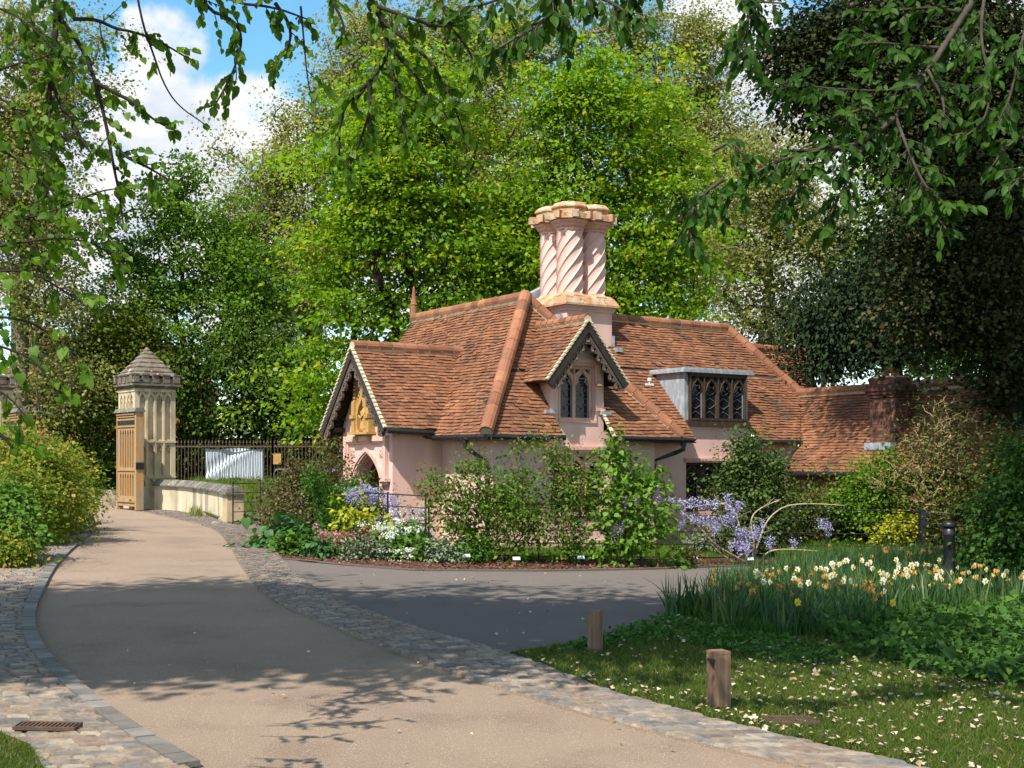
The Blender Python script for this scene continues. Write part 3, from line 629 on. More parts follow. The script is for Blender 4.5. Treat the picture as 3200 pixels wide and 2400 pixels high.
# windows: moulded frame with ogee lights, glass, diamond leading
def window(f, x0, x1, y0, y1, n, frame_m, name='window', d=-.1, head=.30):
    wn = MB(); W_ = x1 - x0; fw = .055; mw = .075; lw = (W_ - 2 * fw - (n - 1) * mw) / n; holes = []; ct = []
    for i in range(n):
        cx = x0 + fw + lw / 2 + i * (lw + mw); ct.append(cx)
        holes.append(lancet(cx, y0 + .05, lw, y1 - head - .1, y1 - .07, 9, True))
        for sg in (-1, 1): holes.append([(cx + sg * (lw / 2 + .005), y1 - .06), (cx + sg * (lw / 2 + .005), y1 - .17), (cx + sg * .05, y1 - .06)][::sg])
    plate(wn, f, [(x0, y0), (x1, y0), (x1, y1), (x0, y1)], holes, d - .05, d + .02)
    for i in range(n):       # ogee mouldings, cusps and mullion rolls
        lc = lancet(ct[i], y0 + .05, lw, y1 - head - .1, y1 - .07, 9, True)[1:]
        tube(wn, [P3(f, x, y, d + .03) for x, y in lc] , .018, 5)
        for sg in (-1, 1):
            tube(wn, [P3(f, ct[i] + sg * lw * .5, y1 - head - .1, d), P3(f, ct[i] + sg * lw * .22, y1 - head - .02, d), P3(f, ct[i] + sg * lw * .40, y1 - head + .09, d)], .014, 5)
    for i in range(n + 1):
        cx = x0 + fw - mw / 2 + i * (lw + mw); cx = min(max(cx, x0 + .03), x1 - .03)
        tube(wn, [P3(f, cx, y0 + .04, d + .03), P3(f, cx, y1 - .04, d + .03)], .022, 6)
    box(wn, f, x0, x1, y1 - .045, y1, d - .0, d + .05); box(wn, f, x0 - .0, x1 + .0, y0 - .03, y0 + .05, d, d + .07)
    wo = part(wn, name, frame_m)
    gl = MB(); box(gl, f, x0 + .02, x1 - .02, y0 + .02, y1 - .02, d - .055, d - .045)
    part(gl, 'pane', 'glass', wo)
    ld = MB(); rg = random.Random(2)
    for i in range(n):
        a_ = lw / 4; stp = .155; yb = y0 + .06; ye = y1 - head + .05
        for sg in (-1, 1):
            pts = []; y = yb; k = 0
            while y < ye:
                xo = ct[i] + sg * lw / 4 + sg * (a_ if k % 2 == 0 else -a_); xo = min(max(xo, ct[i] - lw / 2), ct[i] + lw / 2)
                pts += [(xo, y), (xo, min(y + .055, ye))]; y += stp; k += 1
            for p, q_ in zip(pts, pts[1:]): beam(ld, P3(f, *p, d - .035), P3(f, *q_, d - .035), .009, .009)
        if i in (0, n - 1):   # opening casement
            for xx in (ct[i] - lw / 2 + .012, ct[i] + lw / 2 - .012): beam(ld, P3(f, xx, yb, d - .03), P3(f, xx, ye, d - .03), .022, .02)
            beam(ld, P3(f, ct[i] - lw / 2, ye, d - .03), P3(f, ct[i] + lw / 2, ye, d - .03), .03, .03)
    M.setdefault('came', mat('lead_cames', (.20, .22, .25), rough=.5, spec=.4, scale=10, bump=0))
    part(ld, 'lattice', 'came', wo)
    return wo
window(fA, 1.66, 2.58, 2.66, 3.80, 2, 'pinkstone', d=-.14)
window(fA, 1.42, 2.92, .72, 1.95, 3, 'pinkstone', d=-.14)
window(fB, 1.38, 3.30, .62, 1.76, 4, 'oak', d=-.08)
fBd = fr(HB(0, -.03, 0), U, ZA, -V_)
window(fBd, 1.44, 3.24, 2.74, 3.80, 4, 'oak', d=0.0)
def label(mb, f, x0, x1, yt, drop, p=.09, th=.07):
    plate(mb, f, [(x0, yt - drop), (x0, yt), (x1, yt), (x1, yt - drop), (x1 - th, yt - drop), (x1 - th, yt - th), (x0 + th, yt - th), (x0 + th, yt - drop)], [], 0, p)
    plate(mb, f, [(x0 + .03, yt - drop), (x0 + .03, yt - .03), (x1 - .03, yt - .03), (x1 - .03, yt - drop), (x1 - th - .04, yt - drop), (x1 - th - .04, yt - th - .04), (x0 + th + .04, yt - th - .04), (x0 + th + .04, yt - drop)], [], 0, p * .5)
    for x in (x0, x1 - th): box(mb, f, x - .05, x + th + .05, yt - drop - .035, yt - drop, 0, p + .02)
hm = MB(); label(hm, fA, 1.56, 2.68, 3.93, .5)
for q0, q1, z0, z1 in ((1.66, 1.62, 2.62, 3.84), (2.58, 2.62, 2.62, 3.84)): box(hm, fA, min(q0, q1), max(q0, q1), z0, z1, 0, .025)
part(hm, 'hood_mould', 'pinkstone')
hm = MB(); label(hm, fA, 1.26, 3.06, 2.10, .5); part(hm, 'hood_mould', 'pinkstone')
hm = MB(); box(hm, fB, 1.30, 3.38, 1.80, 1.86, 0, .10); box(hm, fB, 1.33, 3.35, 1.76, 1.80, 0, .06); part(hm, 'hood_mould', 'pinkstone')
for ff, x0, x1, z0, z1, p_ in ((fA, 1.36, 2.98, .64, .72, .05), (fB, 1.3, 3.38, .54, .62, .06), (fA, 1.6205, 2.6195, 2.60, 2.659, .027)): hm = MB(); box(hm, ff, x0, x1, z0, z1, 0, p_); part(hm, 'window_sill', 'pinkstone')
hm = MB(); box(hm, fA, 2.60, 2.84, 2.86, 2.91, 0, .04); part(hm, 'ledge', 'pinkstone')
# lead-clad box dormer on the main range
dm = MB(); cz0, cz1 = 2.66, 3.84
for s0, s1 in ((1.33, 1.44), (3.24, 3.34)): box(dm, fB, s0, s1, cz0 + .04, cz1, -.06, .005)
for s0 in (1.33, 3.335): plate(dm, fr(HB(s0, 0, 0), V_, ZA, U), [(.061, 2.66), (1.12, cz1), (.061, cz1)], [], -.004, .004)
box(dm, fr(HB(0, 0, cz1), U, V_, ZA), 1.22, 3.46, -.12, 1.2, 0.001, .07); box(dm, fr(HB(0, 0, cz1), U, V_, ZA), 1.26, 3.42, -.09, 1.2, .07, .11)
box(dm, fr(HB(0, 0, cz1), U, V_, ZA), 2.3, 2.45, .2, 1.0, .11, .15)
dorm = part(dm, 'dormer_box', 'lead')
db = MB(); box(db, fBd, 1.36, 3.32, 2.60, 2.74, -.05, .07); part(db, 'dormer_sill', 'oak', dorm); db = MB(); box(db, fBd, 1.40, 3.28, 3.80, 3.84, -.05, .04); part(db, 'dormer_head', 'oak', dorm)
# lead flashings
for q, a1, a2, a3 in ((HB(.62, 1.60, zB(1.6) - .02), .16, .3, .1), (HB(.60, 1.72, zB(1.72)), .06, .1, .25), (HB(-.82, 2.0, 4.9), .05, .3, .32), (HB(-.70, 1.665, 4.92), .25, .03, .18), (H(1.36, -.03, 2.78), .26, .14, .07), (H(2.83, -.03, 2.78), .26, .14, .07)):
    lf = MB(); wbox(lf, q, a1, a2, a3, math.radians(34)); part(lf, 'lead_flashing', 'lead', roof)
lf = MB(); plate(lf, fr(HB(-1.35, 3.2, 0), U, ZA, V_), [(0, 5.1), (1.1, 5.1), (1.1, 6.1), (.5, 5.8)], [], 0, .3); part(lf, 'lead_roof', 'lead', roof)
# twisted chimney cluster
ch = MB(); cs0, cs1, ct0, ct1 = -.78, .55, 1.685, 3.015; cc = HB((cs0 + cs1) / 2, (ct0 + ct1) / 2, 0)
fc = fr(cc, U, V_, ZA); hw = .665
box(ch, fc, -hw, hw, -hw, hw, 3.6, 5.30)
box(ch, fc, -hw - .03, hw + .03, -hw - .03, hw + .03, 5.301, 5.36); box(ch, fc, -hw - .06, hw + .06, -hw - .06, hw + .06, 5.361, 5.42)
chim = part(ch, 'chimney', 'pink')
sk = MB()
q = [(-1, -1), (1, -1), (1, 1), (-1, 1)]
sk.add([P3(fc, x * (hw + r), y * (hw + r), z) for r, z in ((.13, 5.421), (.13, 5.47), (.05, 5.62), (-.03, 5.70)) for x, y in q], [(i * 4 + k, i * 4 + (k + 1) % 4, i * 4 + 4 + (k + 1) % 4, i * 4 + 4 + k) for i in range(3) for k in range(4)] + [(12, 13, 14, 15), (3, 2, 1, 0)])
for x in (-.33, .33):
    for y in (-.33, .33): lathe(sk, P3(fc, x, y, 5.60), [(.40, 0), (.40, .06), (.33, .14)], 8, math.radians(34 + 22.5))
part(sk, 'chimney_skirt', 'capstone', chim)
for x in (-.33, .33):
    for y in (-.33, .33):
        s_ = MB(); NR, NZ, z0, z1 = 8, 48, 5.66, 7.23; c = P3(fc, x, y, 0); KP = 8
        prof = []
        for k in range(NR):
            for j in range(KP):
                fj = j / KP; an = (k + fj) / NR * 2 * math.pi
                base = .5 * .296 + .5 * .306 * math.cos(math.pi / NR) / math.cos((fj - .5) * 2 * math.pi / NR)
                rib = .026 if j == 0 else (.004 if j in (1, KP - 1) else 0)
                prof.append((an, base + rib))
        n = len(prof); b_ = len(s_.V)
        for i in range(NZ + 1):
            z = z0 + (z1 - z0) * i / NZ; tw = (z - z0) * 2.35
            for an, r in prof: s_.V.append((c.x + r * math.cos(an + tw), c.y + r * math.sin(an + tw), z))
        for i in range(NZ):
            for k in range(n): s_.Fc.append((b_ + i * n + k, b_ + i * n + (k + 1) % n, b_ + (i + 1) * n + (k + 1) % n, b_ + (i + 1) * n + k)); s_.T.append(.5)
        sh = part(s_, 'chimney_shaft', 'pink', chim)
        kp = MB()
        lathe(kp, c + ZA * 7.2, [(.32, 0), (.35, .02), (.35, .05), (.33, .06), (.39, .10), (.41, .13), (.40, .145), (.46, .18), (.475, .22), (.45, .24)], 8, math.radians(34 + 22.5))
        part(kp, 'capital', 'pinkstone', sh)
cp = MB()
for x in (-.33, .33):
    for y in (-.33, .33):
        c = P3(fc, x, y, 0)
        lathe(cp, c + ZA * 7.44, [(.45, 0), (.52, .0), (.52, .13), (.42, .16), (.42, .26), (.46, .28), (.46, .31), (.37, .40), (.33, .415)], 8, math.radians(34 + 22.5))
        for k in range(8):
            a_ = math.radians(34 + 45 * k + 22.5); rr_ = .52
            p = c + Vector((rr_ * math.cos(a_), rr_ * math.sin(a_), 7.441 + .004 * (k % 2)))
            if (p - cc).xy.length > .6: wbox(cp, p, .15, .14, .17, a_)
part(cp, 'chimney_cap', 'capstone', chim)
# low brick stack with pots on wing C
bs = MB(); bc = HB(4.95, -2.9, 0); fb = fr(bc, U, V_, ZA); rg = random.Random(4)
def bricks(mb, f, x0, x1, y0, y1, z0, z1, ch_=.072, bl=.225):
    z = z0; r = 0
    while z < z1 - .01:
        for ax in range(2):
            L0, L1 = (x0, x1) if ax == 0 else (y0, y1)
            p = L0 - (r % 2) * bl / 2
            while p < L1:
                a_, b_ = max(p, L0) + .005, min(p + bl, L1) - .005; p += bl
                if b_ - a_ < .03: continue
                e_ = rg.uniform(0, .006)
                if ax == 0:
                    box(mb, f, a_, b_, y0 - .012 - e_, y0 + .02, z + .005, z + ch_ - .005, rg.random())
                else: box(mb, f, x0 - .012 - e_, x0 + .02, a_, b_, z + .005, z + ch_ - .005, rg.random())
        z += ch_; r += 1
bricks(bs, fb, -.28, .28, -.34, .34, 1.9, 3.22)
for k, e in enumerate((.03, .06, .09, .06)): box(bs, fb, -.30 - e, .30 + e, -.36 - e, .36 + e, 3.225 + k * .075, 3.225 + k * .075 + .07, .2)
box(bs, fb, -.29, .29, -.35, .35, 3.53, 3.68, .4)
stk = part(bs, 'brick_chimney', 'brick')
bm_ = MB(); box(bm_, fb, -.279, .279, -.339, .339, 1.9, 3.224); box(bm_, fb, -.24, .24, -.3, .3, 3.68, 3.71); part(bm_, 'mortar_joints', 'mortar', stk)
for y in (-.12, .14):
    pt_ = MB(); lathe(pt_, P3(fb, 0, y, 3.70), [(.10, 0), (.095, .05), (.085, .12), (.11, .13), (.11, .17), (.08, .17)], 12); part(pt_, 'chimney_pot', 'ridge', stk, True)
wbox(lf2 := MB(), P3(fb, -.36, 0, 2.05), .12, .8, .16, math.radians(34)); part(lf2, 'apron_flashing', 'lead', stk)
# terracotta pinnacle, vent pipe, floodlight
tp = MB(); lathe(tp, H(2.12, 7.0, 5.4), [(.11, 0), (.10, .1), (.09, .25), (.085, .42), (.10, .43), (.085, .46), (.05, .64), (.03, .86), (.02, .90)], 10); part(tp, 'gable_finial', 'ridge')
vp = MB(); pv = at(2573, 1222, 36); tube(vp, [pv - ZA * 1.5, at(2573, 1120, 36)], .075, 10); part(vp, 'vent_pipe', 'black')
fl = MB(); pf = HB(.95, .78, zB(.78) + .03); wbox(fl, pf, .22, .05, .05, .5); lathe(fl, pf + ZA * .05, [(.02, 0), (.02, .05), (.05, .06), (.05, .11), (.02, .13)], 8); part(fl, 'roof_lamp', 'white')
# low wing C wall below its eave
wc = MB(); box(wc, fr(HB(4.3, 0, 0), V_, ZA, -U), -9, .3, -.6, 1.55, -.25, 0); part(wc, 'brick_wall', 'brick')
ec = MB(); box(ec, fr(HB(4.1, 0, 1.46), V_, U, ZA), -9, -.5, 0, .2, -.04, .03); tube(ec, [HB(4.06, -.5, 1.50), HB(4.06, -9, 1.50)], .055, 8); part(ec, 'eaves_board', 'black')
# ------------------------------------------------------------------ foliage
def unit(a): return a / np.maximum(1e-9, np.linalg.norm(a, axis=1, keepdims=True))
SHAPES = {
    'rhomb': (np.array([(0, 0, 0), (.45, .36, .05), (1, 0, -.06), (.45, -.36, .05)]), np.array([(0, 1, 2, 3)])),
    'bent': (np.array([(0, 0, 0), (.42, .34, .10), (1, 0, -.14), (.42, -.34, .10), (.5, 0, -.0)]), np.array([(0, 1, 4, 0), (1, 2, 4, 1), (2, 3, 4, 2), (3, 0, 4, 3)])[:, :3]),
    'heart': (np.array([(0, 0, 0), (.5, 0, -.03), (1.06, 0, -.2), (-.06, .26, .03), (.22, .46, .07), (.62, .36, .03), (-.06, -.26, .03), (.22, -.46, .07), (.62, -.36, .03)]),
              np.array([(0, 1, 4), (0, 4, 3), (1, 5, 4), (1, 2, 5), (0, 7, 1), (0, 6, 7), (1, 7, 8), (1, 8, 2)])),
    'elm': (np.array([(0, 0, 0), (.5, 0, -.02), (1.05, 0, -.16), (.2, .2, .05), (.52, .27, .06), (.8, .18, 0), (.2, -.2, .05), (.52, -.27, .06), (.8, -.18, 0)]),
            np.array([(0, 1, 3), (1, 4, 3), (1, 5, 4), (1, 2, 5), (0, 6, 1), (1, 6, 7), (1, 7, 8), (1, 8, 2)])),
    'blade': (np.array([(0, .5, 0), (0, -.5, 0), (.5, -.42, .02), (1, 0, -.05), (.5, .42, .02)]), np.array([(0, 1, 2, 4), (4, 2, 3, 3)])),
    'petal': (np.array([(0, -.5, 0), (.5, -.5, .1), (1, 0, 0), (.5, .5, .1), (0, .5, 0)]), np.array([(0, 1, 2), (0, 2, 4), (2, 3, 4)])),
}
def leaf_mesh(name, P, D, Nn, size, shape, mat_, parent, tint, width=1.0):
    """one mesh of many leaves: position, direction along the leaf, upper side, length"""
    V0, F0 = SHAPES[shape]; n = len(P); D = unit(D); X = unit(np.cross(Nn, D)); Z = np.cross(D, X)
    s = size[:, None, None]
    V = P[:, None, :] + s * (D[:, None, :] * V0[None, :, 0:1] + X[:, None, :] * V0[None, :, 1:2] * width + Z[:, None, :] * V0[None, :, 2:3])
    Fs = F0[None] + (np.arange(n) * len(V0))[:, None, None]
    return fast_mesh(name, V.reshape(-1, 3), Fs.reshape(-1, F0.shape[1]), F0.shape[1], mat_, parent, np.repeat(tint, len(F0)))
def env(px_, py_, rx, ry, Z, deep=None, dy=0.0):
    """a lump of crown seen in the photo: centre, half sizes (m) and depth"""
    c = at(px_, py_, Z); k = Z / F
    return (np.array([c.x, c.y + dy, c.z]), np.array([rx * k, (deep if deep else min(rx, ry) * k * .9), ry * k]))
def sample_env(E, n, rs, shell=.45, minz=None):
    vol = np.array([np.prod(e[1]) ** .85 for e in E]); ix = rs.choice(len(E), n, p=vol / vol.sum())
    d = unit(rs.normal(size=(n, 3))); r = rs.random(n) ** shell
    C = np.array([e[0] for e in E])[ix]; R = np.array([e[1] for e in E])[ix]
    p = C + d * R * r[:, None]
    if minz is not None: p[:, 2] = np.maximum(p[:, 2], minz + rs.random(n) * .3)
    return p, d
def skeleton(starts, targets, rs, r_tip=.012, expo=.5, up_pen=.5, jit=.06, rmax=None, mids=2):
    """grow limbs from the start nodes to every target; returns segments with radii"""
    pos = [np.array(p, float) for p in starts[0]]; par = list(starts[1]); n0 = len(pos)
    c0 = pos[0]
    order = np.argsort(np.linalg.norm(targets - c0, axis=1)); A = np.zeros((len(pos) + len(targets) * (mids + 1), 3)); A[:len(pos)] = pos; cnt = len(pos); tips = []
    for k in order:
        p = targets[k]; d = p - A[:cnt]; dist = np.linalg.norm(d, axis=1); cost = dist + up_pen * np.maximum(0, -d[:, 2] + .25 * np.hypot(d[:, 0], d[:, 1]))
        j = int(np.argmin(cost)); a = A[j]; L = dist[j]; last = j
        for m in range(1, mids + 1):
            f = m / (mids + 1); q = a + (p - a) * f + rs.normal(size=3) * jit * L + np.array([0, 0, .10 * L * math.sin(f * math.pi)])
            A[cnt] = q; par.append(last); last = cnt; cnt += 1
        A[cnt] = p; par.append(last); tips.append(cnt); cnt += 1
    w = np.zeros(cnt)
    for t in tips: w[t] += 1
    for i in range(cnt - 1, 0, -1):
        if par[i] >= 0 and par[i] < i: w[par[i]] += w[i]
    rad = r_tip * np.maximum(w, 1) ** expo
    if rmax: rad = np.minimum(rad, rmax)
    return A[:cnt], par, rad
def limbs(name, A, par, rad, mat_, parent, thick=.05):
    Vs = []; Fs = []; b = 0
    for i in range(1, len(A)):
        j = par[i]
        if j < 0: continue
        n = 7 if rad[i] > thick else (5 if rad[i] > thick * .4 else 4)
        d = A[i] - A[j]; L = np.linalg.norm(d)
        if L < 1e-6: continue
        d = d / L; u = np.cross(d, (0, 0, 1.0)) if abs(d[2]) < .9 else np.cross(d, (1.0, 0, 0)); u /= np.linalg.norm(u); v = np.cross(d, u)
        an = np.arange(n) * 2 * math.pi / n; ring = np.cos(an)[:, None] * u + np.sin(an)[:, None] * v
        Vs.append(A[j] + ring * min(rad[j], rad[i] * 1.35)); Vs.append(A[i] + d * rad[i] * .3 + ring * rad[i])
        for k in range(n): Fs.append((b + k, b + (k + 1) % n, b + n + (k + 1) % n, b + n + k))
        b += 2 * n
    return fast_mesh(name, np.concatenate(Vs), np.array(Fs), 4, mat_, parent, np.full(len(Fs), .5), True)
def cluster_leaves(C, n, spread, size, rs, flat=.5, droop=.2, up=.8, outc=None, tvar=.15, jig=.42):
    """n leaves about the points C in loose flattened sprays"""
    m = len(C); ix = rs.integers(0, m, n); off = rs.normal(size=(n, 3)) * spread; off[:, 2] *= flat
    ct = rs.random(m); cs = .75 + .5 * rs.random(m)
    off *= cs[ix][:, None]
    h = np.hypot(off[:, 0], off[:, 1]); off[:, 2] -= droop * h
    P = C[ix] + off
    D = unit(off + rs.normal(size=(n, 3)) * spread * .8 + np.array([0, 0, -droop * spread]))
    Nn = rs.normal(size=(n, 3)) * (1 - up) * 1.6 + np.array([0, 0, up])
    if outc is not None: Nn = Nn + unit(C[ix] - outc) * .45
    t = np.clip(.5 + (ct[ix] - .5) * .9 + rs.normal(size=n) * tvar, 0, 1)
    s = size * np.clip(np.exp(rs.normal(size=n) * jig), .4, 1.55)
    return P, D, Nn, s, t
def trunk_nodes(base, top, n, rs, jit=.12):
    base = np.array(base, float); top = np.array(top, float); P = [base]
    for i in range(1, n + 1): P.append(base + (top - base) * i / n + np.append(rs.normal(size=2) * jit * (i < n), 0))
    return P, [-1] + list(range(n))
def tree(name, label, base, top, E, mats, seed, nc=260, nl=50000, size=.14, spread=.75, flat=.5, droop=.25, up=.7, shell=.5, shape='rhomb', r0=.35, tip=.012, cat='tree', group=None, minz=None, extra_stems=None, up_pen=.5, crown='crown', trunk='trunk', nt_=8, expo=.47, sub=0, jit=.06):
    rs = np.random.default_rng(seed); t = thing(name, label, cat, tuple(float(x) for x in base), group)
    C, _ = sample_env(E, nc, rs, shell, minz)
    if extra_stems:
        pos = [np.array(base, float)]; par = [-1]
        for q in extra_stems: pos.append(np.array(q, float)); par.append(0)
    else: pos, par = trunk_nodes(base, top, nt_, rs, r0 * .5)
    A, pr, rad = skeleton((pos, par), C, rs, tip, expo, up_pen, jit, r0)
    limbs(trunk, A, pr, rad, mats[1], t)
    # twigs: every clump also gets a few side sprays for an uneven outline
    K = np.concatenate([C, A[rs.integers(len(pos), len(A), nc // 2)], C[rs.integers(0, nc, nc)] + rs.normal(size=(nc, 3)) * spread * .9])
    oc = np.mean(np.array([e[0] for e in E]), axis=0)
    P, D, Nn, s, ti = cluster_leaves(K, nl, spread * .55, size, rs, flat, droop, up, oc)
    if minz is not None: P[:, 2] = np.maximum(P[:, 2], minz - .1 + rs.random(len(P)) * .15)
    leaf_mesh(crown, P, D, Nn, s, shape, mats[0], t, ti)
    return t, A, K
L_['lime'] = leafmat('young_lime_leaves', (.085, .175, .006), (.22, .36, .018), .45, (1.6, 1.6, .5), cc=(.36, .36, .02))
L_['plane'] = leafmat('olive_plane_leaves', (.14, .165, .035), (.31, .325, .09), .4, (1.25, 1.25, .6), cc=(.36, .31, .11))
L_['mid'] = leafmat('mid_green_leaves', (.06, .14, .009), (.155, .27, .018), .45, (1.4, 1.5, .5))
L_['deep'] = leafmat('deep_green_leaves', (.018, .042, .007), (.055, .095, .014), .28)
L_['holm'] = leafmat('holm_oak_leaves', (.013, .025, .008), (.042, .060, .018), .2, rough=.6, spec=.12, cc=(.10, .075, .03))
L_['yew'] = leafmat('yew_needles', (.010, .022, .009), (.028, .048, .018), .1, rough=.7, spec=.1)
L_['near'] = leafmat('near_lime_leaves', (.050, .118, .008), (.125, .225, .015), .5, (1.5, 1.6, .45), rough=.5, spec=.2)
L_['elm'] = leafmat('elm_leaves', (.016, .050, .006), (.048, .115, .012), .38, (1.4, 1.6, .4), rough=.5, spec=.15)
L_['hedge'] = leafmat('yellow_green_hedge_leaves', (.085, .135, .008), (.215, .27, .02), .38, (1.4, 1.4, .5), cc=(.34, .25, .05))
BK, BG = M['bark'], M['barkgrey']
# the two bright limes behind the cottage
z = 40
tree('lime_tree', 'bright yellow-green lime tree with a dark trunk rising behind the porch and left gable', gd(1345, z), at(1262, 330, z),
     [env(1290, 330, 250, 190, z), env(1120, 520, 190, 150, z), env(1440, 560, 210, 190, z), env(1180, 760, 270, 190, z), env(1460, 830, 230, 170, z), env(1090, 980, 190, 150, z), env(1320, 980, 200, 130, z), env(1130, 1180, 170, 150, z), env(1000, 1250, 110, 150, z), env(1330, 200, 150, 90, z), env(1560, 760, 120, 200, z), env(1240, 560, 240, 200, z), env(1050, 700, 130, 100, z)], (L_['lime'], BK), 11, nc=330, nl=58000, size=.145, r0=.36, minz=1.2, spread=.9, flat=.24, tip=.017)
tree('lime_tree', 'bright yellow-green lime tree with a forked dark trunk standing behind the twisted chimneys', gd(1800, z + 1), at(1790, 420, z + 1),
     [env(1780, 330, 160, 190, z + 1), env(1960, 330, 190, 150, z + 1), env(1700, 560, 170, 170, z + 1), env(2000, 600, 220, 190, z + 1), env(1820, 700, 220, 180, z + 1), env(2080, 830, 170, 170, z + 1), env(1900, 930, 200, 130, z + 1), env(2130, 480, 90, 130, z + 1), env(1600, 820, 130, 190, z + 1), env(1860, 210, 90, 80, z + 1), env(2060, 980, 160, 90, z + 1)], (L_['lime'], BK), 12, nc=310, nl=54000, size=.145, r0=.32, minz=2.5, spread=.9, flat=.24, tip=.017)
# tall olive planes beyond
z = 62
tree('plane_tree', 'tall olive-grey plane tree left of the first bright lime, reaching into the sky gap', gd(1010, z), at(960, 480, z),
     [env(960, 480, 170, 170, z), env(850, 620, 190, 170, z), env(1080, 360, 110, 160, z), env(760, 760, 150, 130, z), env(980, 800, 190, 200, z), env(1030, 230, 60, 130, z), env(820, 950, 160, 150, z), env(680, 480, 60, 90, z), env(900, 340, 60, 80, z)], (L_['plane'], BG), 21, nc=363, nl=48600, size=0.143, r0=.55, spread=1.0, tip=.028, shell=.6, minz=5)
tree('plane_tree', 'tall olive plane tree whose top fills the upper middle above both limes', gd(1480, z), at(1480, 60, z),
     [env(1180, 120, 170, 160, z), env(1400, 120, 200, 180, z), env(1620, 90, 190, 170, z), env(1500, 400, 300, 260, z), env(1080, 250, 90, 130, z), env(1560, 760, 260, 220, z), env(1800, 60, 140, 120, z)], (L_['plane'], BG), 22, nc=462, nl=81000, size=0.143, r0=.7, spread=1.05, tip=.028, shell=.6, minz=5)
tree('plane_tree', 'tall olive plane tree behind the forked lime, its top beside the small cloud', gd(2120, z + 2), at(2080, 160, z + 2),
     [env(2000, 130, 170, 130, z + 2), env(2180, 260, 130, 200, z + 2), env(2270, 480, 150, 190, z + 2), env(2180, 120, 90, 110, z + 2), env(2060, 430, 180, 200, z + 2), env(2210, 760, 170, 190, z + 2)], (L_['plane'], BG), 23, nc=396, nl=64800, size=0.143, r0=.6, spread=1.0, tip=.028, shell=.6, minz=5)
tree('plane_tree', 'grey-stemmed plane tree with bare pale limbs above the low roof ridge', gd(2420, z - 6), at(2380, 500, z - 6),
     [env(2400, 560, 190, 190, z - 6), env(2330, 800, 170, 150, z - 6), env(2560, 760, 190, 190, z - 6), env(2480, 1010, 230, 110, z - 6), env(2700, 1040, 200, 130, z - 6), env(2900, 1090, 220, 120, z - 6), env(2300, 1000, 110, 120, z - 6)], (L_['plane'], BG), 24, nc=374, nl=51300, size=0.143, r0=.5, spread=.95, tip=.03, shell=.6, minz=2)
tree('plane_tree', 'pale olive plane tree filling the far left edge beyond the hedge', gd(60, z - 8), at(100, 200, z - 8),
     [env(90, 130, 190, 170, z - 8), env(60, 380, 230, 200, z - 8), env(210, 300, 140, 150, z - 8), env(80, 680, 230, 230, z - 8), env(-100, 500, 190, 300, z - 8), env(140, 960, 170, 200, z - 8), env(290, 130, 80, 110, z - 8), env(190, 1180, 170, 150, z - 8)], (L_['plane'], BG), 25, nc=440, nl=70200, size=0.134, r0=.55, spread=.95, tip=.026, shell=.6, minz=1)
tree('broadleaf_tree', 'shady green tree far behind the low wing and the evergreen oak', gd(2980, 54), at(2960, 500, 54),
     [env(2900, 500, 240, 260, 54), env(3120, 300, 200, 300, 54), env(3000, 900, 300, 260, 54), env(2760, 760, 130, 200, 54), env(3200, 800, 150, 300, 54)], (L_['mid'], BK), 26, nc=260, nl=34000, size=.2, r0=.4, minz=2, spread=1.0)
# greener trees to the left
z = 52
tree('broadleaf_tree', 'mid green tree with dark forked limbs above and behind the stone gate pier', gd(600, z + 6), at(560, 800, z + 6),
     [env(600, 560, 110, 90, z + 6), env(480, 720, 200, 150, z + 6), env(700, 720, 130, 160, z + 6), env(380, 900, 180, 150, z + 6), env(620, 920, 230, 160, z + 6), env(820, 900, 130, 170, z + 6), env(360, 1100, 170, 130, z + 6), env(520, 640, 90, 80, z + 6), env(780, 1100, 150, 120, z + 6)], (L_['mid'], BK), 31, nc=300, nl=38000, size=.16, r0=.38, minz=2.6, spread=.75, shell=.5, flat=.4, tip=.018)
tree('broadleaf_tree', 'dark green low-branched tree behind the railings and the grey banner', gd(610, z + 5), at(640, 1180, z + 5),
     [env(640, 1080, 190, 110, z + 5), env(800, 1180, 190, 140, z + 5), env(930, 1150, 130, 170, z + 5), env(700, 1290, 200, 90, z + 5), env(960, 1320, 130, 80, z + 5), env(560, 1200, 110, 110, z + 5)], (leafmat('cherry_leaves', (.032, .078, .008), (.10, .17, .016), .35), BK), 32, nc=220, nl=30000, size=.16, r0=.3, minz=2.2, spread=.75, droop=.5)
tree('broadleaf_tree', 'yellowish green tree between the hedge and the gate pier', gd(260, z + 4), at(270, 1150, z + 4),
     [env(290, 1130, 150, 130, z + 4), env(230, 1290, 130, 110, z + 4), env(400, 1060, 120, 110, z + 4), env(420, 1250, 130, 120, z + 4), env(330, 1400, 140, 70, z + 4)], (leafmat('maple_leaves', (.075, .11, .01), (.17, .21, .02), .35), BK), 33, nc=200, nl=26000, size=.16, r0=.22, minz=1.6, spread=.8)
def thicket(name, label, E, m, seed, nl, size, cat='shrub', spread=.4, base=None, **kw):
    b = base if base is not None else np.array([E[0][0][0], E[0][0][1], g(E[0][0][0])])
    rs = np.random.default_rng(seed)
    st = [np.array([e[0][0], e[0][1], g(e[0][0]) + .25 * (e[0][2] + e[1][2] - g(e[0][0]))]) for e in E for _ in range(2)]
    st = [q + np.append(rs.normal(size=2) * .1, 0) for q in st]
    d = dict(nc=max(40, nl // 110), r0=.05, tip=.004, shell=.5, up_pen=.3, crown='foliage', trunk='stem', minz=float(b[2]) + .03, extra_stems=st)
    d.update(kw)
    return tree(name, label, b, b, E, (m, d.pop('stem_m', BK)), seed, nl=nl, size=size, cat=cat, spread=spread, **d)
z = 58
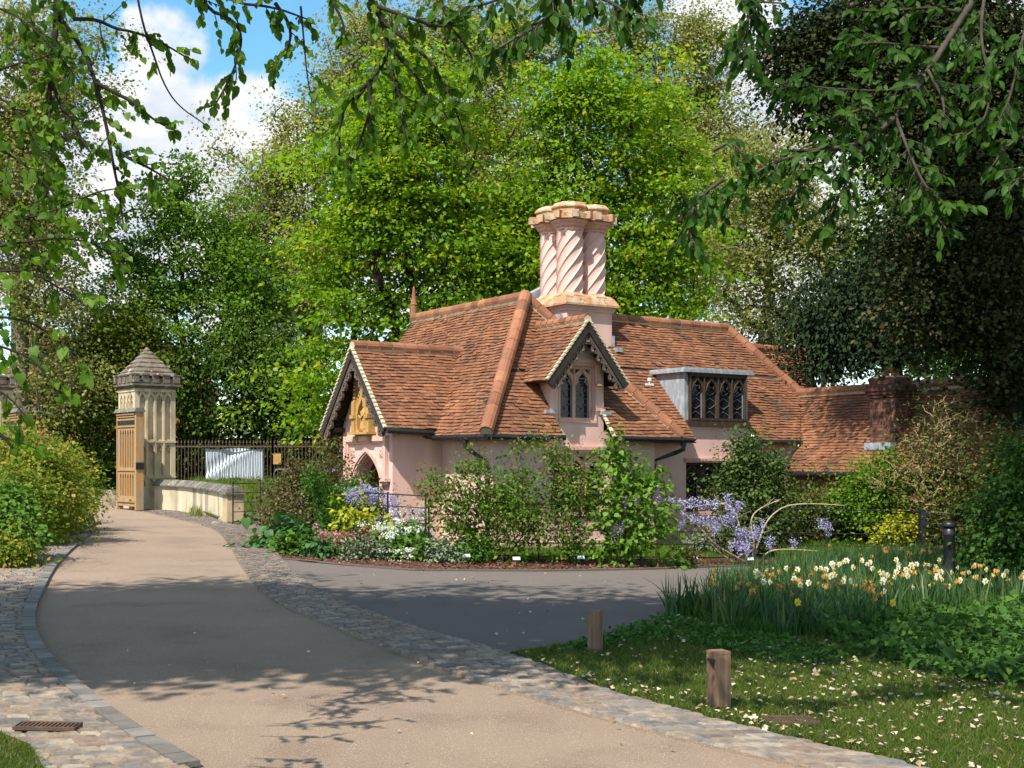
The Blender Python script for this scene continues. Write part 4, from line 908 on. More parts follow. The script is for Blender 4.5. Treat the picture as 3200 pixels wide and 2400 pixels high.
for i, (x0, x1, yt, lab) in enumerate(((480, 800, 1330, 'dark shady shrub mass behind the banner, nearest the gate pier'), (780, 1120, 1300, 'dark shady shrub mass behind the railings next to the porch'), (180, 480, 1400, 'dark shady shrub mass across the street, seen left of the gate pier'))):
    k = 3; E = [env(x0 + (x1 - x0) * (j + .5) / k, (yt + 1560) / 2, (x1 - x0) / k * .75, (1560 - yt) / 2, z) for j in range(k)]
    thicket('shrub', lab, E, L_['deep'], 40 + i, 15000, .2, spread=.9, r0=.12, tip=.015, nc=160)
# dark evergreens on the right
z = 25
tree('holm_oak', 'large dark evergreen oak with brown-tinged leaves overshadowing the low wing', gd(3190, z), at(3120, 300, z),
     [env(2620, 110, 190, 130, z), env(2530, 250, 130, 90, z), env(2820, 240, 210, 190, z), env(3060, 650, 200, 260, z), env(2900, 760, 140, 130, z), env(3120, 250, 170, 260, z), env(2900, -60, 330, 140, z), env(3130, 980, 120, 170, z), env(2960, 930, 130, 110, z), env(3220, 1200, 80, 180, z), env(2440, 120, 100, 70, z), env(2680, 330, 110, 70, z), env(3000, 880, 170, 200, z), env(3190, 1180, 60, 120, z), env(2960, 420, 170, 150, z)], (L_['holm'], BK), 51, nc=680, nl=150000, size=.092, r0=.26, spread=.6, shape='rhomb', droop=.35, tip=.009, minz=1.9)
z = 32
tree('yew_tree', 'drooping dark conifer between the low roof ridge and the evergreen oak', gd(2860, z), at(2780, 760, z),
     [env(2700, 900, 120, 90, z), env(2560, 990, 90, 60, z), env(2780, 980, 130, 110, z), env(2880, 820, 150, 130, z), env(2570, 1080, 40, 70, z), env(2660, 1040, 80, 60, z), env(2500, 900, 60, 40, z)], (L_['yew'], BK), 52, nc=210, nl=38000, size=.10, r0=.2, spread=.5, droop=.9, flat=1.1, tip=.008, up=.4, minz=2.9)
# ------------------------------------------------------------------ overhanging trees: trunks just outside the frame, crowns overhead, twigs hanging in
def E3(x, y, z, rx, ry, rz): return (np.array([x, y, z], float), np.array([rx, ry, rz], float))
def hang(parent, lines, leaf, shape, lm, seed, lsize, step=.07, tw=(.10, .32), r0=.012, droop=.6, nlf=(4, 8), wood=None):
    """twigs along each branch line (photo pixel, pixel, depth) with alternate leaves"""
    rg = random.Random(seed); P = []; D = []; Nn = []; Sz = []; Ti = []
    def leaf_at(p, d, t0):
        dd = Vector((d.x + rg.gauss(0, .35), d.y + rg.gauss(0, .35), d.z - droop + rg.gauss(0, .3))).normalized()
        n = Vector((rg.gauss(0, .75), -1 + rg.gauss(0, .5), .45 + rg.gauss(0, .4))).normalized()
        P.append(p); D.append(dd); Nn.append(n); Sz.append(lsize * rg.uniform(.55, 1.25)); Ti.append(min(1, max(0, t0 + rg.gauss(0, .2))))
    for ln in lines:
        mb = MB(); pts = smooth([at(*p[:3]) for p in ln['p']], 2); r = ln.get('r', r0); dens = ln.get('d', 1.0)
        n = len(pts); tube(mb, pts, [r * (1 - .75 * i / (n - 1)) + .0015 for i in range(n)], 5)
        tot, L = resample(pts, 200); k = int(L / step * dens); s0 = ln.get('s', .12)
        for i in range(k):
            f = s0 + (1 - s0) * (i + rg.random()) / max(1, k); j = min(198, int(f * 199)); p = tot[j]; dr_ = (tot[j + 1] - tot[j]).normalized()
            side = Vector((rg.gauss(0, 1), rg.gauss(0, .9), rg.gauss(-.05, .75))); side = (side - dr_ * side.dot(dr_)).normalized()
            d = (side * .8 + dr_ * .55 + Vector((0, 0, -.15))).normalized(); tl = rg.uniform(*tw) * (1.15 - .5 * f)
            q = [p]; 
            for m in range(3): d = (d + Vector((rg.gauss(0, .15), rg.gauss(0, .15), -.10))).normalized(); q.append(q[-1] + d * tl / 3)
            tube(mb, q, [.0035, .003, .0022, .0012], 4); t0 = rg.random(); nn = rg.randint(*nlf)
            for m in range(nn):
                u_ = (m + 1) / nn; a = min(2, int(u_ * 3 - 1e-6)); v = q[a].lerp(q[a + 1], u_ * 3 - a)
                sd = d.cross(ZA) * (1 if m % 2 else -1); leaf_at(v, (d + sd * 1.2).normalized() if m < nn - 1 else d, t0)
        for m in range(3): leaf_at(pts[-1], (pts[-1] - pts[-2]).normalized(), .5)
        mb.build('branch', wood or BK, parent, True)
    A_ = lambda q: np.array([tuple(v) for v in q])
    leaf_mesh('foliage', A_(P), A_(D), A_(Nn), np.array(Sz), shape, lm, parent, np.array(Ti))
def B(*p, **k): return dict(p=p, **k)
nl_t, _, _ = tree('lime_tree', 'overhanging lime with heart-shaped leaves on hanging twigs across the top left', Vector((-6.9, 5.5, .2)), Vector((-5.5, 6.2, 9)),
     [E3(-7.0, 7.4, 8.9, 3.2, 3.0, 1.4), E3(-3.9, 7.6, 8.8, 2.6, 2.6, 1.3), E3(-1.2, 8.0, 9.0, 2.4, 2.4, 1.2), E3(-6.4, 9.2, 8.8, 2.6, 1.8, 1.2), E3(-6.3, 5.8, 8.8, 2.2, 1.4, 1.0), E3(-9.6, 5.8, 8.8, 2.4, 3, 1.3)], (L_['near'], BK), 61, nc=330, nl=90000, size=.15, r0=.34, spread=.8, tip=.012)
hang(nl_t, [B((120, -420, 7.2), (180, -60, 7.2), (175, 90, 7), (158, 240, 6.9), (152, 360, 6.9), (160, 470, 6.8), (140, 620, 6.7), r=.022),
            B((175, 40, 7.1), (260, 150, 7), (300, 260, 7), (330, 380, 7), (355, 520, 7), (372, 600, 7), (385, 700, 6.9), r=.014, d=.7),
            B((230, 60, 7.1), (300, 60, 7.1), (360, 90, 7.2), (420, 100, 7.2), (500, 130, 7.2), (600, 190, 7.3), d=.8, tw=(.1, .2)),
            B((400, -200, 7.2), (440, 60, 7.2), (480, 170, 7.2), (510, 260, 7.2), (555, 330, 7.3), (640, 388, 7.3), r=.007, d=.12),
            B((158, 250, 6.9), (210, 370, 6.9), (260, 440, 6.8), (285, 480, 6.8), d=.8),
            B((300, 260, 7), (380, 300, 7), (430, 330, 7), (480, 375, 7), (550, 410, 7), d=.8),
            B((340, 430, 7), (390, 490, 6.9), (460, 520, 6.9), (540, 570, 6.9), d=.9),
            B((-60, 10, 6.6), (40, 40, 6.6), (120, 100, 6.5), (200, 190, 6.5), (250, 260, 6.5), r=.006),
            B((-60, 250, 6.6), (40, 200, 6.6), (110, 190, 6.5), (200, 150, 6.5), r=.006),
            B((-60, 270, 6.5), (40, 330, 6.5), (110, 430, 6.4), (150, 540, 6.4), r=.006),
            B((-60, 430, 6.5), (60, 500, 6.4), (160, 590, 6.4), (220, 680, 6.4), r=.006),
            B((-80, 720, 6.2), (60, 690, 6.2), (170, 660, 6.2), (300, 600, 6.2), (360, 590, 6.3), r=.007),
            B((-80, 780, 6.2), (60, 760, 6.2), (180, 740, 6.2), (300, 760, 6.3), (390, 830, 6.3), r=.007),
            B((-80, 860, 6.0), (60, 840, 6.0), (140, 870, 6.0), (230, 930, 6.1), (290, 960, 6.1), d=.7, r=.006),
            B((-80, 990, 5.6), (20, 990, 5.6), (110, 1010, 5.6), (200, 1080, 5.7), (250, 1140, 5.7), d=.6, r=.006),
            B((-80, 1060, 5.5), (30, 1090, 5.5), (120, 1130, 5.5), (180, 1240, 5.5), d=.6, r=.006), B((-60, 1200, 5.4), (20, 1230, 5.4), (80, 1300, 5.4), d=.6, r=.005),
            B((-60, 1330, 5.4), (10, 1360, 5.4), (40, 1400, 5.4), d=.7),
            B((560, -180, 7.4), (640, 30, 7.4), (720, 55, 7.4), (760, 110, 7.4), (740, 200, 7.4), (700, 280, 7.3), (665, 340, 7.3), d=1.0, tw=(.08, .2)),
            B((600, -100, 7.4), (720, 10, 7.4), (850, 20, 7.4), (960, 60, 7.4), d=.9), B((860, 10, 7.4), (910, 80, 7.4), (905, 150, 7.4), (850, 210, 7.4), d=.9, tw=(.08, .2)),
            B((940, 20, 7.4), (950, 130, 7.4), (960, 240, 7.4), (975, 320, 7.4), r=.006, d=.35, tw=(.06, .12)),
            B((1060, -260, 7.6), (1145, -20, 7.6), (1195, 60, 7.5), (1213, 150, 7.5), (1200, 200, 7.5), (1150, 260, 7.4), (1110, 320, 7.4), r=.02),
            B((1195, 70, 7.5), (1330, 170, 7.4), (1375, 240, 7.4), (1420, 330, 7.3), (1450, 420, 7.3), r=.012),
            B((1213, 150, 7.5), (1300, 230, 7.4), (1340, 310, 7.4), (1400, 380, 7.3), d=1.1), B((1205, 190, 7.5), (1250, 280, 7.4), (1255, 370, 7.4), (1270, 450, 7.3), d=1.2), B((1150, 260, 7.4), (1090, 310, 7.4), (1060, 380, 7.4), (1060, 500, 7.4), d=1.0), B((1150, 250, 7.4), (1160, 340, 7.4), (1130, 430, 7.4), (1085, 540, 7.4), d=1.1),
            B((1330, -200, 7.2), (1380, 20, 7.2), (1420, 100, 7.2), (1470, 160, 7.2), (1500, 260, 7.2), d=1.1), B((1180, 20, 7.3), (1290, 60, 7.2), (1380, 90, 7.2), (1450, 50, 7.2), d=1.2), B((1000, -100, 7.3), (1040, 10, 7.3), (1070, 60, 7.3), (1080, 120, 7.3), d=.8)],
     L_['near'], 'heart', L_['near'], 5, .049, step=.055, tw=(.08, .24))
M['elmbark'] = mat('elm_bark', (.085, .07, .05), (.045, .036, .026), rough=.95, scale=9, bump=.5, bscale=30)
el_t, _, _ = tree('elm_tree', 'overhanging elm with toothed dark leaves across the top right', Vector((6.8, 8.5, -.3)), Vector((6.2, 10.5, 11.5)),
     [E3(5.2, 13.2, 11.6, 3.2, 2.9, 1.7), E3(7.0, 10, 10.6, 2.6, 3, 1.6), E3(8.8, 13.0, 11.5, 2.5, 2.6, 1.6), E3(7.4, 17.4, 13.4, 2.2, 2.0, 1.7), E3(9.5, 17.5, 12.0, 2.2, 2.2, 1.8)], (L_['elm'], BK), 62, nc=330, nl=70000, size=.15, r0=.36, spread=.75, tip=.012)
hang(el_t, [B((3300, -500, 8.0), (3080, -60, 7.8), (2960, 130, 7.7), (2870, 270, 7.6), (2800, 370, 7.5), (2690, 450, 7.4), (2560, 470, 7.3), (2470, 470, 7.3), r=.026, s=.2),
            B((2560, 470, 7.3), (2430, 500, 7.2), (2330, 560, 7.2), (2240, 620, 7.1), (2190, 660, 7.1), r=.008), B((2870, 270, 7.6), (2760, 285, 7.5), (2640, 280, 7.5), (2480, 265, 7.4), (2400, 270, 7.4), r=.008, d=1.1),
            B((2700, 450, 7.4), (2660, 540, 7.4), (2620, 620, 7.4), (2570, 720, 7.4), d=1.2), B((2620, 465, 7.4), (2540, 540, 7.3), (2480, 600, 7.3), (2440, 660, 7.3), d=1.1), B((2800, 370, 7.5), (2850, 500, 7.4), (2900, 600, 7.3), (2990, 660, 7.3), d=1.1),
            B((2860, 520, 7.4), (2900, 640, 7.4), (2960, 720, 7.3), d=.9), B((3080, -40, 7.8), (3060, 120, 7.6), (3100, 260, 7.5), (3080, 380, 7.4), (3010, 430, 7.4), d=1.0), B((3220, 40, 7.3), (3180, 180, 7.2), (3160, 300, 7.2), (3120, 380, 7.2), d=.9),
            B((2940, 150, 7.7), (2820, 140, 7.6), (2700, 130, 7.5), (2620, 160, 7.5), d=1.0), B((2900, 220, 7.6), (2960, 330, 7.5), (2930, 430, 7.5), d=1.0), B((3010, 40, 7.8), (2900, 20, 7.7), (2760, 40, 7.6), (2680, 30, 7.6), d=.9), B((2760, 400, 7.5), (2720, 330, 7.5), (2640, 360, 7.4), (2560, 380, 7.4), d=1.0),
            B((2300, -200, 7.0), (2340, -20, 7.0), (2338, 70, 7.0), (2330, 140, 7.0), (2325, 190, 7.0), d=1.3, tw=(.05, .16), s=.4), B((2290, -160, 7), (2280, 0, 7), (2440, 10, 7), d=.6),
            B((2260, 560, 7.0), (2180, 620, 7.0), (2150, 690, 6.9), (2165, 770, 6.9), d=1.1, tw=(.05, .16)), B((2230, 470, 7.1), (2290, 440, 7.1), (2330, 500, 7.1), d=.9),
            B((1800, -300, 6.4), (1730, -40, 6.4), (1720, 50, 6.4), (1650, 100, 6.4), (1590, 130, 6.4), (1530, 170, 6.4), r=.012), B((1720, 30, 6.4), (1760, 60, 6.4), (1790, 90, 6.4), d=1.1), B((1980, -160, 6.4), (1960, -20, 6.4), (1970, 30, 6.4), d=1.0), B((1700, -40, 6.4), (1880, -10, 6.4), (1960, 40, 6.4), (1980, 70, 6.4), d=1.2), B((1620, -60, 6.4), (1560, 0, 6.4), (1480, 20, 6.4), d=1.2),
            B((3260, 500, 7.2), (3180, 560, 7.2), (3150, 600, 7.2), d=.8), B((3230, 420, 7.6), (3160, 440, 7.5), (3100, 520, 7.5), d=.9)],
     L_['elm'], 'elm', L_['elm'], 6, .072, step=.038, tw=(.08, .27), wood=M['elmbark'])

# ------------------------------------------------------------------ stone gate pier, its oak gate leaf, the low wall
TX = Vector((.775, .631, 0)); TY = Vector((-.631, .775, 0)); TWd = 1.305
def gate_pier(c, label):
    gz0 = c.z; t = thing('gate_pier', label, 'gate pier', c, 'stone piers of the park gate')
    mb = MB(); f = fr(Vector((c.x, c.y, 0)), TX, TY, ZA); w_ = TWd; r_ = .07
    box(mb, f, r_, w_ - r_, r_, w_ - r_, gz0 - .4, 4.02)
    faces = [fr((c.x, c.y, 0), TX, ZA, -TY), fr((c.x, c.y, 0), TY, ZA, -TX), fr(Vector((c.x, c.y, 0)) + TY * w_, TX, ZA, TY), fr(Vector((c.x, c.y, 0)) + TX * w_, TY, ZA, TX)]
    for k, ff in enumerate(faces):
        holes = []; bw = (w_ - .22) / 4
        for i in range(4):
            cx = .11 + bw * (i + .5); lw = bw - .085
            holes.append(lancet(cx, 2.46, lw, 3.62, 3.84, 7)); holes.append(lancet(cx, 1.36, lw, 2.12, 2.31, 7)); holes.append(lancet(cx, 1.02, lw, 1.10, 1.25, 6))
            for sg in (-1, 1): holes.append([(cx + sg * .125, 3.9), (cx + sg * .125, 3.80), (cx + sg * .06, 3.9)][::sg])
        x0 = 0 if k in (0, 2) else r_ + .001; x1 = w_ if k in (0, 2) else w_ - r_ - .001
        holes = [[(min(max(x, x0 + .02), x1 - .02), y) for x, y in h] for h in holes]
        plate(mb, ff, [(x0, gz0 - .4), (x1, gz0 - .4), (x1, 4.02), (x0, 4.02)], holes, -r_, 0)
        for i in range(4):
            cx = .11 + bw * (i + .5)
            for zz, hh in ((3.62, .1), (2.12, .09)):
                for sg in (-1, 1): tube(mb, [P3(ff, cx + sg * (bw - .085) / 2, zz - .02, -.03), P3(ff, cx + sg * .03, zz + .02, -.03), P3(ff, cx + sg * .055, zz + hh, -.03)], .016, 4)
            if i: box(mb, ff, .11 + bw * i - .028, .11 + bw * i + .028, 1.33, 3.6, 0, .03)
        for z0, z1, p_ in ((2.36, 2.42, .035), (1.27, 1.32, .03), (3.92, 3.97, .02)): box(mb, ff, -.0 if k in (0, 2) else .001, w_ if k in (0, 2) else w_ - .001, z0, z1, 0, p_)
    box(mb, f, -.05, w_ + .05, -.05, w_ + .05, gz0 - .4, gz0 + .18)
    mb.build('shaft', M['stone'], t)
    mb = MB(); 
    for z0, z1, e in ((4.02, 4.06, .03), (4.06, 4.10, .07), (4.10, 4.16, .12), (4.161, 4.33, .06)): box(mb, f, -e, w_ + e, -e, w_ + e, z0, z1 - .001)
    for k, ff in enumerate(faces):
        for i in range(5):
            a = -.13 + i * .335; box(mb, ff, a, a + .22, 4.20, 4.42 + .012 * ((i * 3 + k) % 3), -.10, .085 + .002 * k)
            box(mb, ff, a - .012, a + .232, 4.42, 4.455 + .01 * ((i + k) % 2), -.11, .115 + .002 * k)
    mb.build('cornice', M['moss'], t)
    mb = MB(); cx = w_ / 2; n = 6; rg = random.Random(5)
    for i in range(n):
        e0 = (w_ / 2 + .02) * (1 - i / n) ** .96 + .02; e1 = (w_ / 2 + .02) * (1 - (i + 1) / n) ** .96 + .012; z0 = 4.40 + .87 * i / n; z1 = 4.40 + .87 * (i + 1) / n
        V = [P3(f, cx + x * e, w_ / 2 + y * e, z) for e, z in ((e0 + .018, z0), (e0 + .012, z0 + .03), (e1, z1)) for x, y in ((-1, -1), (1, -1), (1, 1), (-1, 1))]
        mb.add(V, [(j * 4 + k, j * 4 + (k + 1) % 4, j * 4 + 4 + (k + 1) % 4, j * 4 + 4 + k) for j in range(2) for k in range(4)] + [(8, 9, 10, 11)], rg.random())
    lathe(mb, P3(f, cx, cx, 5.2), [(.09, 0), (.10, .05), (.05, .12), (.02, .14)], 6)
    mb.build('spire', M['moss'], t)
    return t
def gate_leaf(c, label):
    t = thing('gate_leaf', label, 'gate', c, 'oak leaves of the park gate'); f = fr(Vector((c.x, c.y, 0)), TY, ZA, -TX); L = 1.36; z0 = c.z + .12
    mb = MB(); box(mb, f, 0, L, z0, 3.22, -.12, -.06)
    holes = []
    for i in range(6):
        cx = .12 + (L - .24) * (i + .5) / 6; holes.append(lancet(cx, 1.60, .13, 2.58, 2.74, 6)); holes.append(lancet(cx, z0 + .3, .13, 1.28, 1.44, 6))
    plate(mb, f, [(0, z0), (L, z0), (L, 3.0), (0, 3.0)], holes, -.06, 0)
    for zz, e in ((1.50, .03), (2.80, .03), (z0 + .12, .04), (3.0, .05), (3.09, .03), (3.16, .06)): box(mb, f, -.01, L + .01, zz, zz + .05, 0.001, e)
    mb.build('leaf_panel', M['gatewood'], t)
    mb = MB(); box(mb, f, -.10, .0, z0 - .1, 3.24, -.20, .03); mb.build('stile', M['gatewood'], t); mb = MB(); box(mb, f, L, L + .08, z0 - .1, 3.24, -.16, .02); mb.build('stile', M['gatewood'], t)
    mb = MB(); plate(mb, fr(P3(f, -.14, 0, 0), -TX, ZA, TY), [(-.26, 3.24), (.10, 3.24), (.03, 3.36), (-.19, 3.36)], [], 0, L + .26); mb.build('capping', M['coping'], t)
    mb = MB(); box(mb, f, 0, L, 2.88, 2.97, .001, .02)
    for i in range(6): lathe(mb, P3(f, .1 + i * .23, 2.9, .02), [(.02, 0), (.02, .04)], 6)
    mb.build('strap_hinge', M['black'], t); mb = MB(); box(mb, f, -.13, -.1, 1.55, 1.75, -.2, .04); mb.build('latch', M['black'], t)
    return t
cpi = gd(421, 37); gate_pier(cpi, 'gothic stone gate pier with spire top, standing where the low wall begins')
cg = gd(424, 35.7); gate_leaf(cg, 'honey coloured oak gate leaf folded open against the spired stone pier')
cp2 = gd(-98, 37.4); gate_pier(cp2, 'gothic stone gate pier half hidden behind the hedge and lime leaves')
cg2 = gd(56, 36.2); gate_leaf(cg2, 'honey coloured oak gate leaf peeping over the yellow-green hedge')
lw_t = thing('garden_wall', 'low curved pale wall with weathered stone coping beside the gate pier', 'wall', gp(600, 1600))
WP = smooth([gp(482, 1594), gp(560, 1598), gp(640, 1611), gp(702, 1628), gp(722, 1634)], 2)
wm, cm = MB(), MB(); rg = random.Random(9)
for i in range(len(WP) - 1):
    a, b = WP[i], WP[i + 1]; d = (b - a).normalized(); n_ = Vector((-d.y, d.x, 0)).normalized(); L = (b - a).length
    if n_.y < 0: n_ = -n_
    f = fr(a, d, n_, ZA); box(wm, f, 0.002, L, 0, .32, -.3, .74, rg.random())
    k = max(1, round(L / .22))
    for j in range(k):
        q = j * L / k; s_ = rg.uniform(-.008, .008); t_ = rg.random()
        V = [P3(f, q + x, y, z + s_) for x in (.004, L / k - .004) for y, z in ((-.09, .74), (.41, .74), (.41, .775), (.22, .93), (.10, .93), (-.09, .775))]
        cm.add(V, [(0, 1, 2, 3, 4, 5), (11, 10, 9, 8, 7, 6)] + [(m, (m + 1) % 6, 6 + (m + 1) % 6, 6 + m) for m in range(6)], t_)
wm.build('masonry', M['wallstone'], lw_t); cm.build('coping', M['coping'], lw_t)
ep = MB(); e0 = gp(728, 1634); wbox(ep, e0 - ZA * .3, .42, .44, 1.03, .5)
ep.build('end_pier', M['buff'], lw_t); ep = MB(); wbox(ep, e0 + ZA * .731, .56, .56, .06, .5); wbox(ep, e0 + ZA * .791, .42, .42, .08, .5); wbox(ep, e0 + ZA * .871, .2, .2, .05, .5); ep.build('pier_cap', M['coping'], lw_t)
def boulder(p, s, label, seed):
    bm = bmesh.new(); bmesh.ops.create_icosphere(bm, subdivisions=3, radius=1); rs = np.random.default_rng(seed); ph = rs.random(9) * 6
    for v in bm.verts:
        c = v.co; k = 1 + .16 * math.sin(3 * c.x + ph[0]) * math.sin(2.6 * c.y + ph[1]) + .10 * math.sin(5 * c.z + ph[2] + 3 * c.x) + .05 * math.sin(9 * c.y + ph[3])
        v.co = Vector((c.x * s[0], c.y * s[1], c.z * s[2])) * k; v.co.z = max(v.co.z, -.1 * s[2])
    me = bpy.data.meshes.new('boulder'); bm.to_mesh(me); bm.free(); o = link('boulder', me, M['boulder']); o.location = p; tag(o, label, 'boulder'); return o
boulder(gp(716, 1630) + Vector((-.02, -.28, 0)), (.22, .16, .17), 'small pale boulder at the foot of the low wall end, on the cobbles', 1)
boulder(gp(672, 1640), (.13, .10, .09), 'smaller rounded stone under the low wall beside the boulder', 3)
boulder(gp(350, 1578), (.36, .3, .42), 'rough weathered stone block behind the open oak gate leaf', 2)

# ------------------------------------------------------------------ railings, banner, street beyond
def railing(p0, p1, n, zt, zb, label, m, posts=True, group='spear-topped iron railings', tall=.12):
    t = thing('railing', label, 'railing', p0, group); d = p1 - p0; L = d.length; d.normalize()
    mb = MB(); 
    for zz in (zt - .28, zb): beam(mb, Vector((p0.x, p0.y, zz)), Vector((p1.x, p1.y, zz)), .05, .05)
    r1 = MB(); beam(r1, Vector((p0.x, p0.y, zt - .28)), Vector((p1.x, p1.y, zt - .28)), .05, .06); r1.build('rail', m, t)
    r2 = MB(); beam(r2, Vector((p0.x, p0.y, zb)), Vector((p1.x, p1.y, zb)), .05, .06); r2.build('rail', m, t)
    b0 = MB(); tube(b0, [Vector((0, 0, zb - .1)), Vector((0, 0, zt - .14))], .017, 5); lathe(b0, Vector((0, 0, zt - .16)), [(.014, 0), (.035, .03), (.03, .06), (.003, .16)], 6)
    me = None
    for i in range(n):
        p = p0 + d * (L * (i + .5) / n)
        if me is None:
            o = b0.build('bar', m, t); me = o.data; o.location = Vector((p.x, p.y, 0)) - t.location; KIDS[t.name].pop()
            first = o
        else: o = first.copy(); COL.objects.link(o); o.parent = t; o.location = Vector((p.x, p.y, 0)) - t.location
    for q in (p0, p1):
        pm = MB(); wbox(pm, Vector((q.x, q.y, zb - .5)), .075, .075, zt - zb + .5 + tall); pm.build('post', m, t)
def zat(y, Z): return EYE + (HZ - y) / F * Z
Zr = 50
railing(gd(540, Zr), gd(852, Zr), 29, zat(1374, Zr), zat(1518, Zr), 'rusty spear-topped railing panel behind the low wall, hung with a grey banner', M['rust'])
railing(gd(852, Zr), gd(1070, Zr), 20, zat(1374, Zr), zat(1518, Zr), 'rusty spear-topped railing panel running from the banner to the porch', M['rust'])
railing(gd(150, 56), gd(372, 56), 20, zat(1416, 56), zat(1528, 56), 'black railing across the street seen between hedge and oak gate', M['black'])
bn = []; nx, ny = 40, 22; Vb = []
for j in range(ny + 1):
    for i in range(nx + 1):
        u_, v_ = i / nx, j / ny; p = at(641 + 181 * u_, 1498 - 97 * v_ + 3 * math.sin(u_ * 9) + 4 * math.sin(u_ * math.pi) * (v_ - .5), Zr + .10)
        s_ = u_ * .62 - v_ * .5 + .12; p.y += .10 * math.exp(-(s_ * 9) ** 2) - .05 * math.exp(-((s_ - .13) * 14) ** 2) + .025 * math.sin(u_ * 16 + v_ * 4) * (1 - v_)
        Vb.append(p)
mb = MB(); mb.add(Vb, [(j * (nx + 1) + i, j * (nx + 1) + i + 1, (j + 1) * (nx + 1) + i + 1, (j + 1) * (nx + 1) + i) for j in range(ny) for i in range(nx)])
tag(mb.build('banner', M['banner'], None, True), 'creased blank grey-white vinyl banner tied to the back of the railings', 'banner')
sg_ = MB(); ps = at(866, 1434, Zr - .06); box(sg_, fr(ps, XA, ZA, YA), -.16, .16, -.22, .22, 0, .02); tag(sg_.build('notice', M['sand']), 'small ochre notice plate fixed on the railing beside the tall post', 'sign')
def hoop(pxc, pyb, w_, h_, Z, label):
    mb = MB(); p = at(pxc, pyb, Z); q = [p + Vector((x, 0, z)) for x, z in ((-w_ / 2, 0), (-w_ / 2, h_ - .15), (-w_ / 2 + .06, h_ - .04), (-w_ / 2 + .18, h_), (w_ / 2 - .18, h_), (w_ / 2 - .06, h_ - .04), (w_ / 2, h_ - .15), (w_ / 2, 0))]
    tube(mb, q, .03, 7); tag(mb.build('cycle_stand', M['came'], None, True), label, 'cycle stand', 'steel hoop cycle stands')
hoop(885, 1522, .75, .75, Zr + 1.5, 'steel hoop cycle stand behind the railings beside the flowering purple shrub'); hoop(790, 1524, .8, .32, Zr + 1.6, 'steel hoop cycle stand mostly hidden behind the grey banner')
lm_ = MB(); f = fr(Vector((0, 0, 0)), XA, YA, ZA)
Q = [gp(738, 1645), gp(860, 1642), gp(1060, 1655), Vector((-7, 51.5, .9)), Vector((-14.2, 51.5, .9)), Vector((-13.8, 46, .8))]
Q = [Vector((v.x, v.y, v.z + .02)) for v in Q]; c = sum(Q, Vector()) / len(Q); lm_.add(Q + [c], [(i, (i + 1) % 6, 6) for i in range(6)])
tag(lm_.build('grass_bank', M['lawn']), kind='structure')
bh = thing('brick_house', 'red brick house with white sash windows across the street, seen beside the gate pier', 'house', gd(290, 76))
mb = MB(); q = gd(290, 76); f = fr(Vector((q.x, q.y, 0)), XA, ZA, YA); box(mb, f, -6, 6, -1, 6.4, 0, 7); mb.build('wall', M['redbrick'], bh)
mb = MB(); plate(mb, f, [(-6.4, 6.3), (6.4, 6.3), (3.2, 9.6), (-3.2, 9.6)], [], -.3, 7.3); ro_ = mb.build('roof', M['tile'], bh)
for x in (-4.4, 2.6): mb = MB(); wbox(mb, Vector((q.x + x, q.y + 3, 7.5)), 1.3, .9, 3.0); mb.build('chimney', M['redbrick'], ro_)
for x in (-4.6, -1.6, 1.4, 4.2):
    for z_ in (1.1, 4.2):
        mb = MB(); plate(mb, f, [(x - .55, z_), (x + .55, z_), (x + .55, z_ + 1.7), (x - .55, z_ + 1.7)], [[(x - .46 + .5 * a, z_ + .08 + .8 * b), (x - .04 + .5 * a, z_ + .08 + .8 * b), (x - .04 + .5 * a, z_ + .8 + .8 * b), (x - .46 + .5 * a, z_ + .8 + .8 * b)] for a in (0, 1) for b in (0, 1)], -.08, 0); wo = mb.build('window', M['white'], bh)
        mb = MB(); box(mb, f, x - .5, x + .5, z_ + .05, z_ + 1.65, -.03, -.01); mb.build('pane', M['glass'], wo)
van = thing('parked_van', 'white van parked across the street behind the railings, left of the banner', 'van', gd(590, 60)); q = gd(590, 60)
f = fr(q, XA, ZA, -YA)
mb = MB(); plate(mb, f, [(-2.2, .3), (2.3, .3), (2.35, 1.0), (1.7, 1.15), (1.15, 1.95), (-2.15, 2.0), (-2.25, 1.2)], [], -1.7, 0); mb.build('body', M['white'], van)
for x0, x1 in ((.35, 1.15), (-.8, .1)): mb = MB(); plate(mb, f, [(x0, 1.15), (x1 + .2 if x0 > 0 else x1, 1.15), (x1 - .1, 1.75), (x0, 1.75)], [], 0, .012); mb.build('window', M['glass'], van)
for x in (-1.4, 1.4): mb = MB(); tube(mb, [P3(f, x, .32, -.2), P3(f, x, .32, .02)], .32, 16); mb.build('wheel', M['black'], van)
mb = MB(); p = gd(1030, 47); 

# ------------------------------------------------------------------ estate fences, field gate, bollards
def estate_fence(pts, label, rails=(.08, .32, .56, .80, 1.03), step=1.6, h=1.08, m=None, group='thin black estate fences'):
    m = m or M['black']; t = thing('estate_fence', label, 'fence', pts[0], group); P = pts
    for r in rails:
        mb = MB(); tube(mb, [Vector((p.x, p.y, p.z + r)) for p in P], .011 if r < 1 else .014, 6); mb.build('rail', m, t)
    q, L = resample(P, max(2, int(round(sum((P[i + 1] - P[i]).length for i in range(len(P) - 1)) / step)) + 1))
    for v in q: mb = MB(); wbox(mb, v - ZA * .1, .035, .012, h + .1, .3); mb.build('post', m, t)
estate_fence(px([(728, 1640), (808, 1637), (870, 1645)]), 'short black estate fence panel between low wall end and purple shrub', step=1.0)
estate_fence(px([(1110, 1722), (1200, 1732), (1330, 1744)]), 'black estate fence before the porch, draped with pale wisteria', step=.75, h=1.15, rails=(.1, .4, .62, .9, 1.12))
